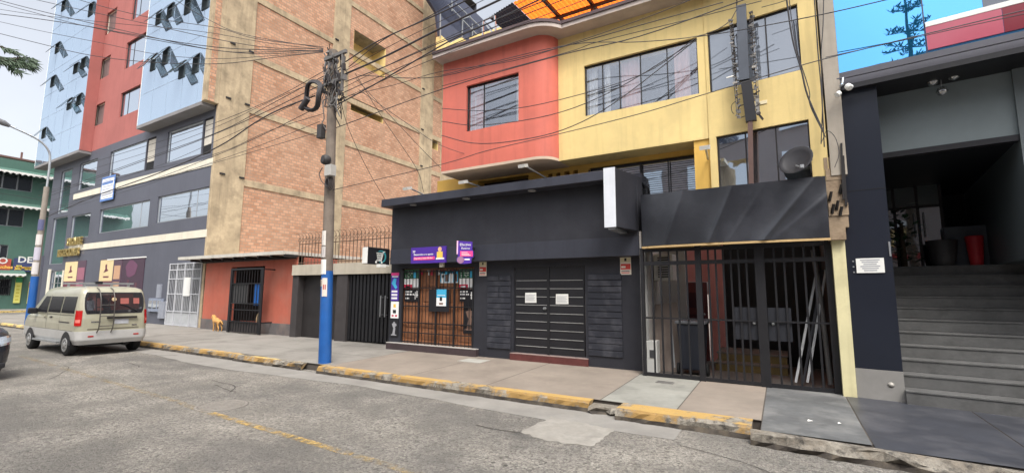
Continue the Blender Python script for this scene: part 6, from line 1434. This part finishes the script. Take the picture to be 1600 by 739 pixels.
opp = thing('opposite_building', 'grey building with red floor bands across the road, mirrored in the blue glass', 'building', (4, -12, 0))
g = MB(); g.box(-9, 18, -20, -9.0, 0, 12.45); g.build('wall', mat('opp_grey', lin((166,160,162)), .8, .1, 1), opp)
g = MB(); g.box(2.66, 18, -19, -8.95, 12.46, 13.0); g.build('parapet', white, opp)
for k in range(7):
    for z in (1.2, 4.4, 7.6, 10.2): g = MB(); g.box(-8+3.6*k, -6+3.6*k, -8.99, -8.9, z, z+1.5); g.build('window', winglass, opp)
for z in (3.7, 6.9): g = MB(); g.box(-9, 18, -8.99, -8.93, z, z+.3); g.build('band', mat('opp_red', lin((180,60,66)), .6, .1, 1), opp)
ob2 = thing('opposite_house', 'plain pale house row across the road, seen mirrored in the shop windows', 'building', (-14, -12, 0))
g = MB(); g.wall(-32, -9.1, 0, 6.5, -8.5, -.3, [(-28+4*k, -26+4*k, 3.6, 5.2) for k in range(6)]); g.build('wall', mat('opp_pale', lin((150,142,136)), .8, .1, 1), ob2)
np = thing('norfolk_pine', 'slender tiered pine across the road, seen mirrored in the blue glass', 'tree', (-.2, -7.2, 0))
tk = MB(); lf = MB(); b0 = Vector((1.3,-7.4,.1)); tk.tube([b0, b0+Vector((.05,0,8)), b0+Vector((.02,0,15.0))], [.22,.14,.02], 8)
z = 7.0
while z < 14.8:
    rr = 2.0*(15.4-z)/8+.12
    for k in range(6):
        a = random.uniform(0,.6)+math.pi*k/3; p = b0+Vector((.08,0,z)); e = p+Vector((rr*math.cos(a), rr*math.sin(a), -.1*rr+.2)); tk.tube([p, e], [.03,.01], 4)
        for j in range(26):
            q = p.lerp(e, .25+.75*j/26)+Vector((random.uniform(-.06,.06), random.uniform(-.06,.06), 0)); d = Vector((random.uniform(-.5,.5), random.uniform(-.5,.5), random.uniform(.1,.6))).normalized()*random.uniform(.14,.3); s = d.cross(Vector((random.random(),random.random(),0))).normalized()*.03
            lf.quad(q, q+d*.5+s, q+d, q+d*.5-s)
    z += random.uniform(.65,.95)
tk.build('trunk', bark, np); lf.build('crown', mat('pine_needles', lin((44,66,58)), .7, .3, 4), np, normals=False)

# ------------------------------------------------------------------ sky and sun (bright overcast)
wd_ = bpy.data.worlds.new("World"); S.world = wd_; wd_.use_nodes = True; n = wd_.node_tree.nodes; L = wd_.node_tree.links
EL, AZ = R(58), R(140)
sky = n.new("ShaderNodeTexSky"); sky.sky_type = 'NISHITA'; sky.sun_disc = False; sky.sun_elevation = EL; sky.sun_rotation = AZ
sky.air_density = 1.0; sky.dust_density = 6.0; sky.ozone_density = 1.0
hs_ = n.new("ShaderNodeHueSaturation"); hs_.inputs["Saturation"].default_value = .32; L.new(sky.outputs[0], hs_.inputs["Color"])
tcw = n.new("ShaderNodeTexCoord"); cl = n.new("ShaderNodeTexNoise"); cl.inputs["Scale"].default_value = 2.2; cl.inputs["Detail"].default_value = 6; L.new(tcw.outputs["Generated"], cl.inputs["Vector"])
cr = n.new("ShaderNodeMapRange"); cr.inputs[1].default_value = .3; cr.inputs[2].default_value = .7; cr.inputs[3].default_value = 1.0; cr.inputs[4].default_value = 1.25; L.new(cl.outputs[0], cr.inputs[0]); L.new(cr.outputs[0], hs_.inputs["Value"])
bgd = n["Background"]; L.new(hs_.outputs[0], bgd.inputs["Color"]); bgd.inputs["Strength"].default_value = .15
sl = bpy.data.lights.new("sun", 'SUN'); sl.energy = .9; sl.angle = R(14); sl.color = (1, .96, .9)
so = bpy.data.objects.new("sun", sl); C.objects.link(so)
dirv = Vector((math.sin(AZ)*math.cos(EL), math.cos(AZ)*math.cos(EL), math.sin(EL))); so.rotation_euler = dirv.to_track_quat('Z', 'Y').to_euler(); so.location = dirv*60
S.view_settings.view_transform = 'Standard'; S.view_settings.look = 'None'; S.view_settings.exposure = .95; S.view_settings.gamma = 1
S.cycles.max_bounces = 6; S.cycles.diffuse_bounces = 3; S.cycles.glossy_bounces = 4; S.cycles.transparent_max_bounces = 8
S.cycles.use_denoising = True
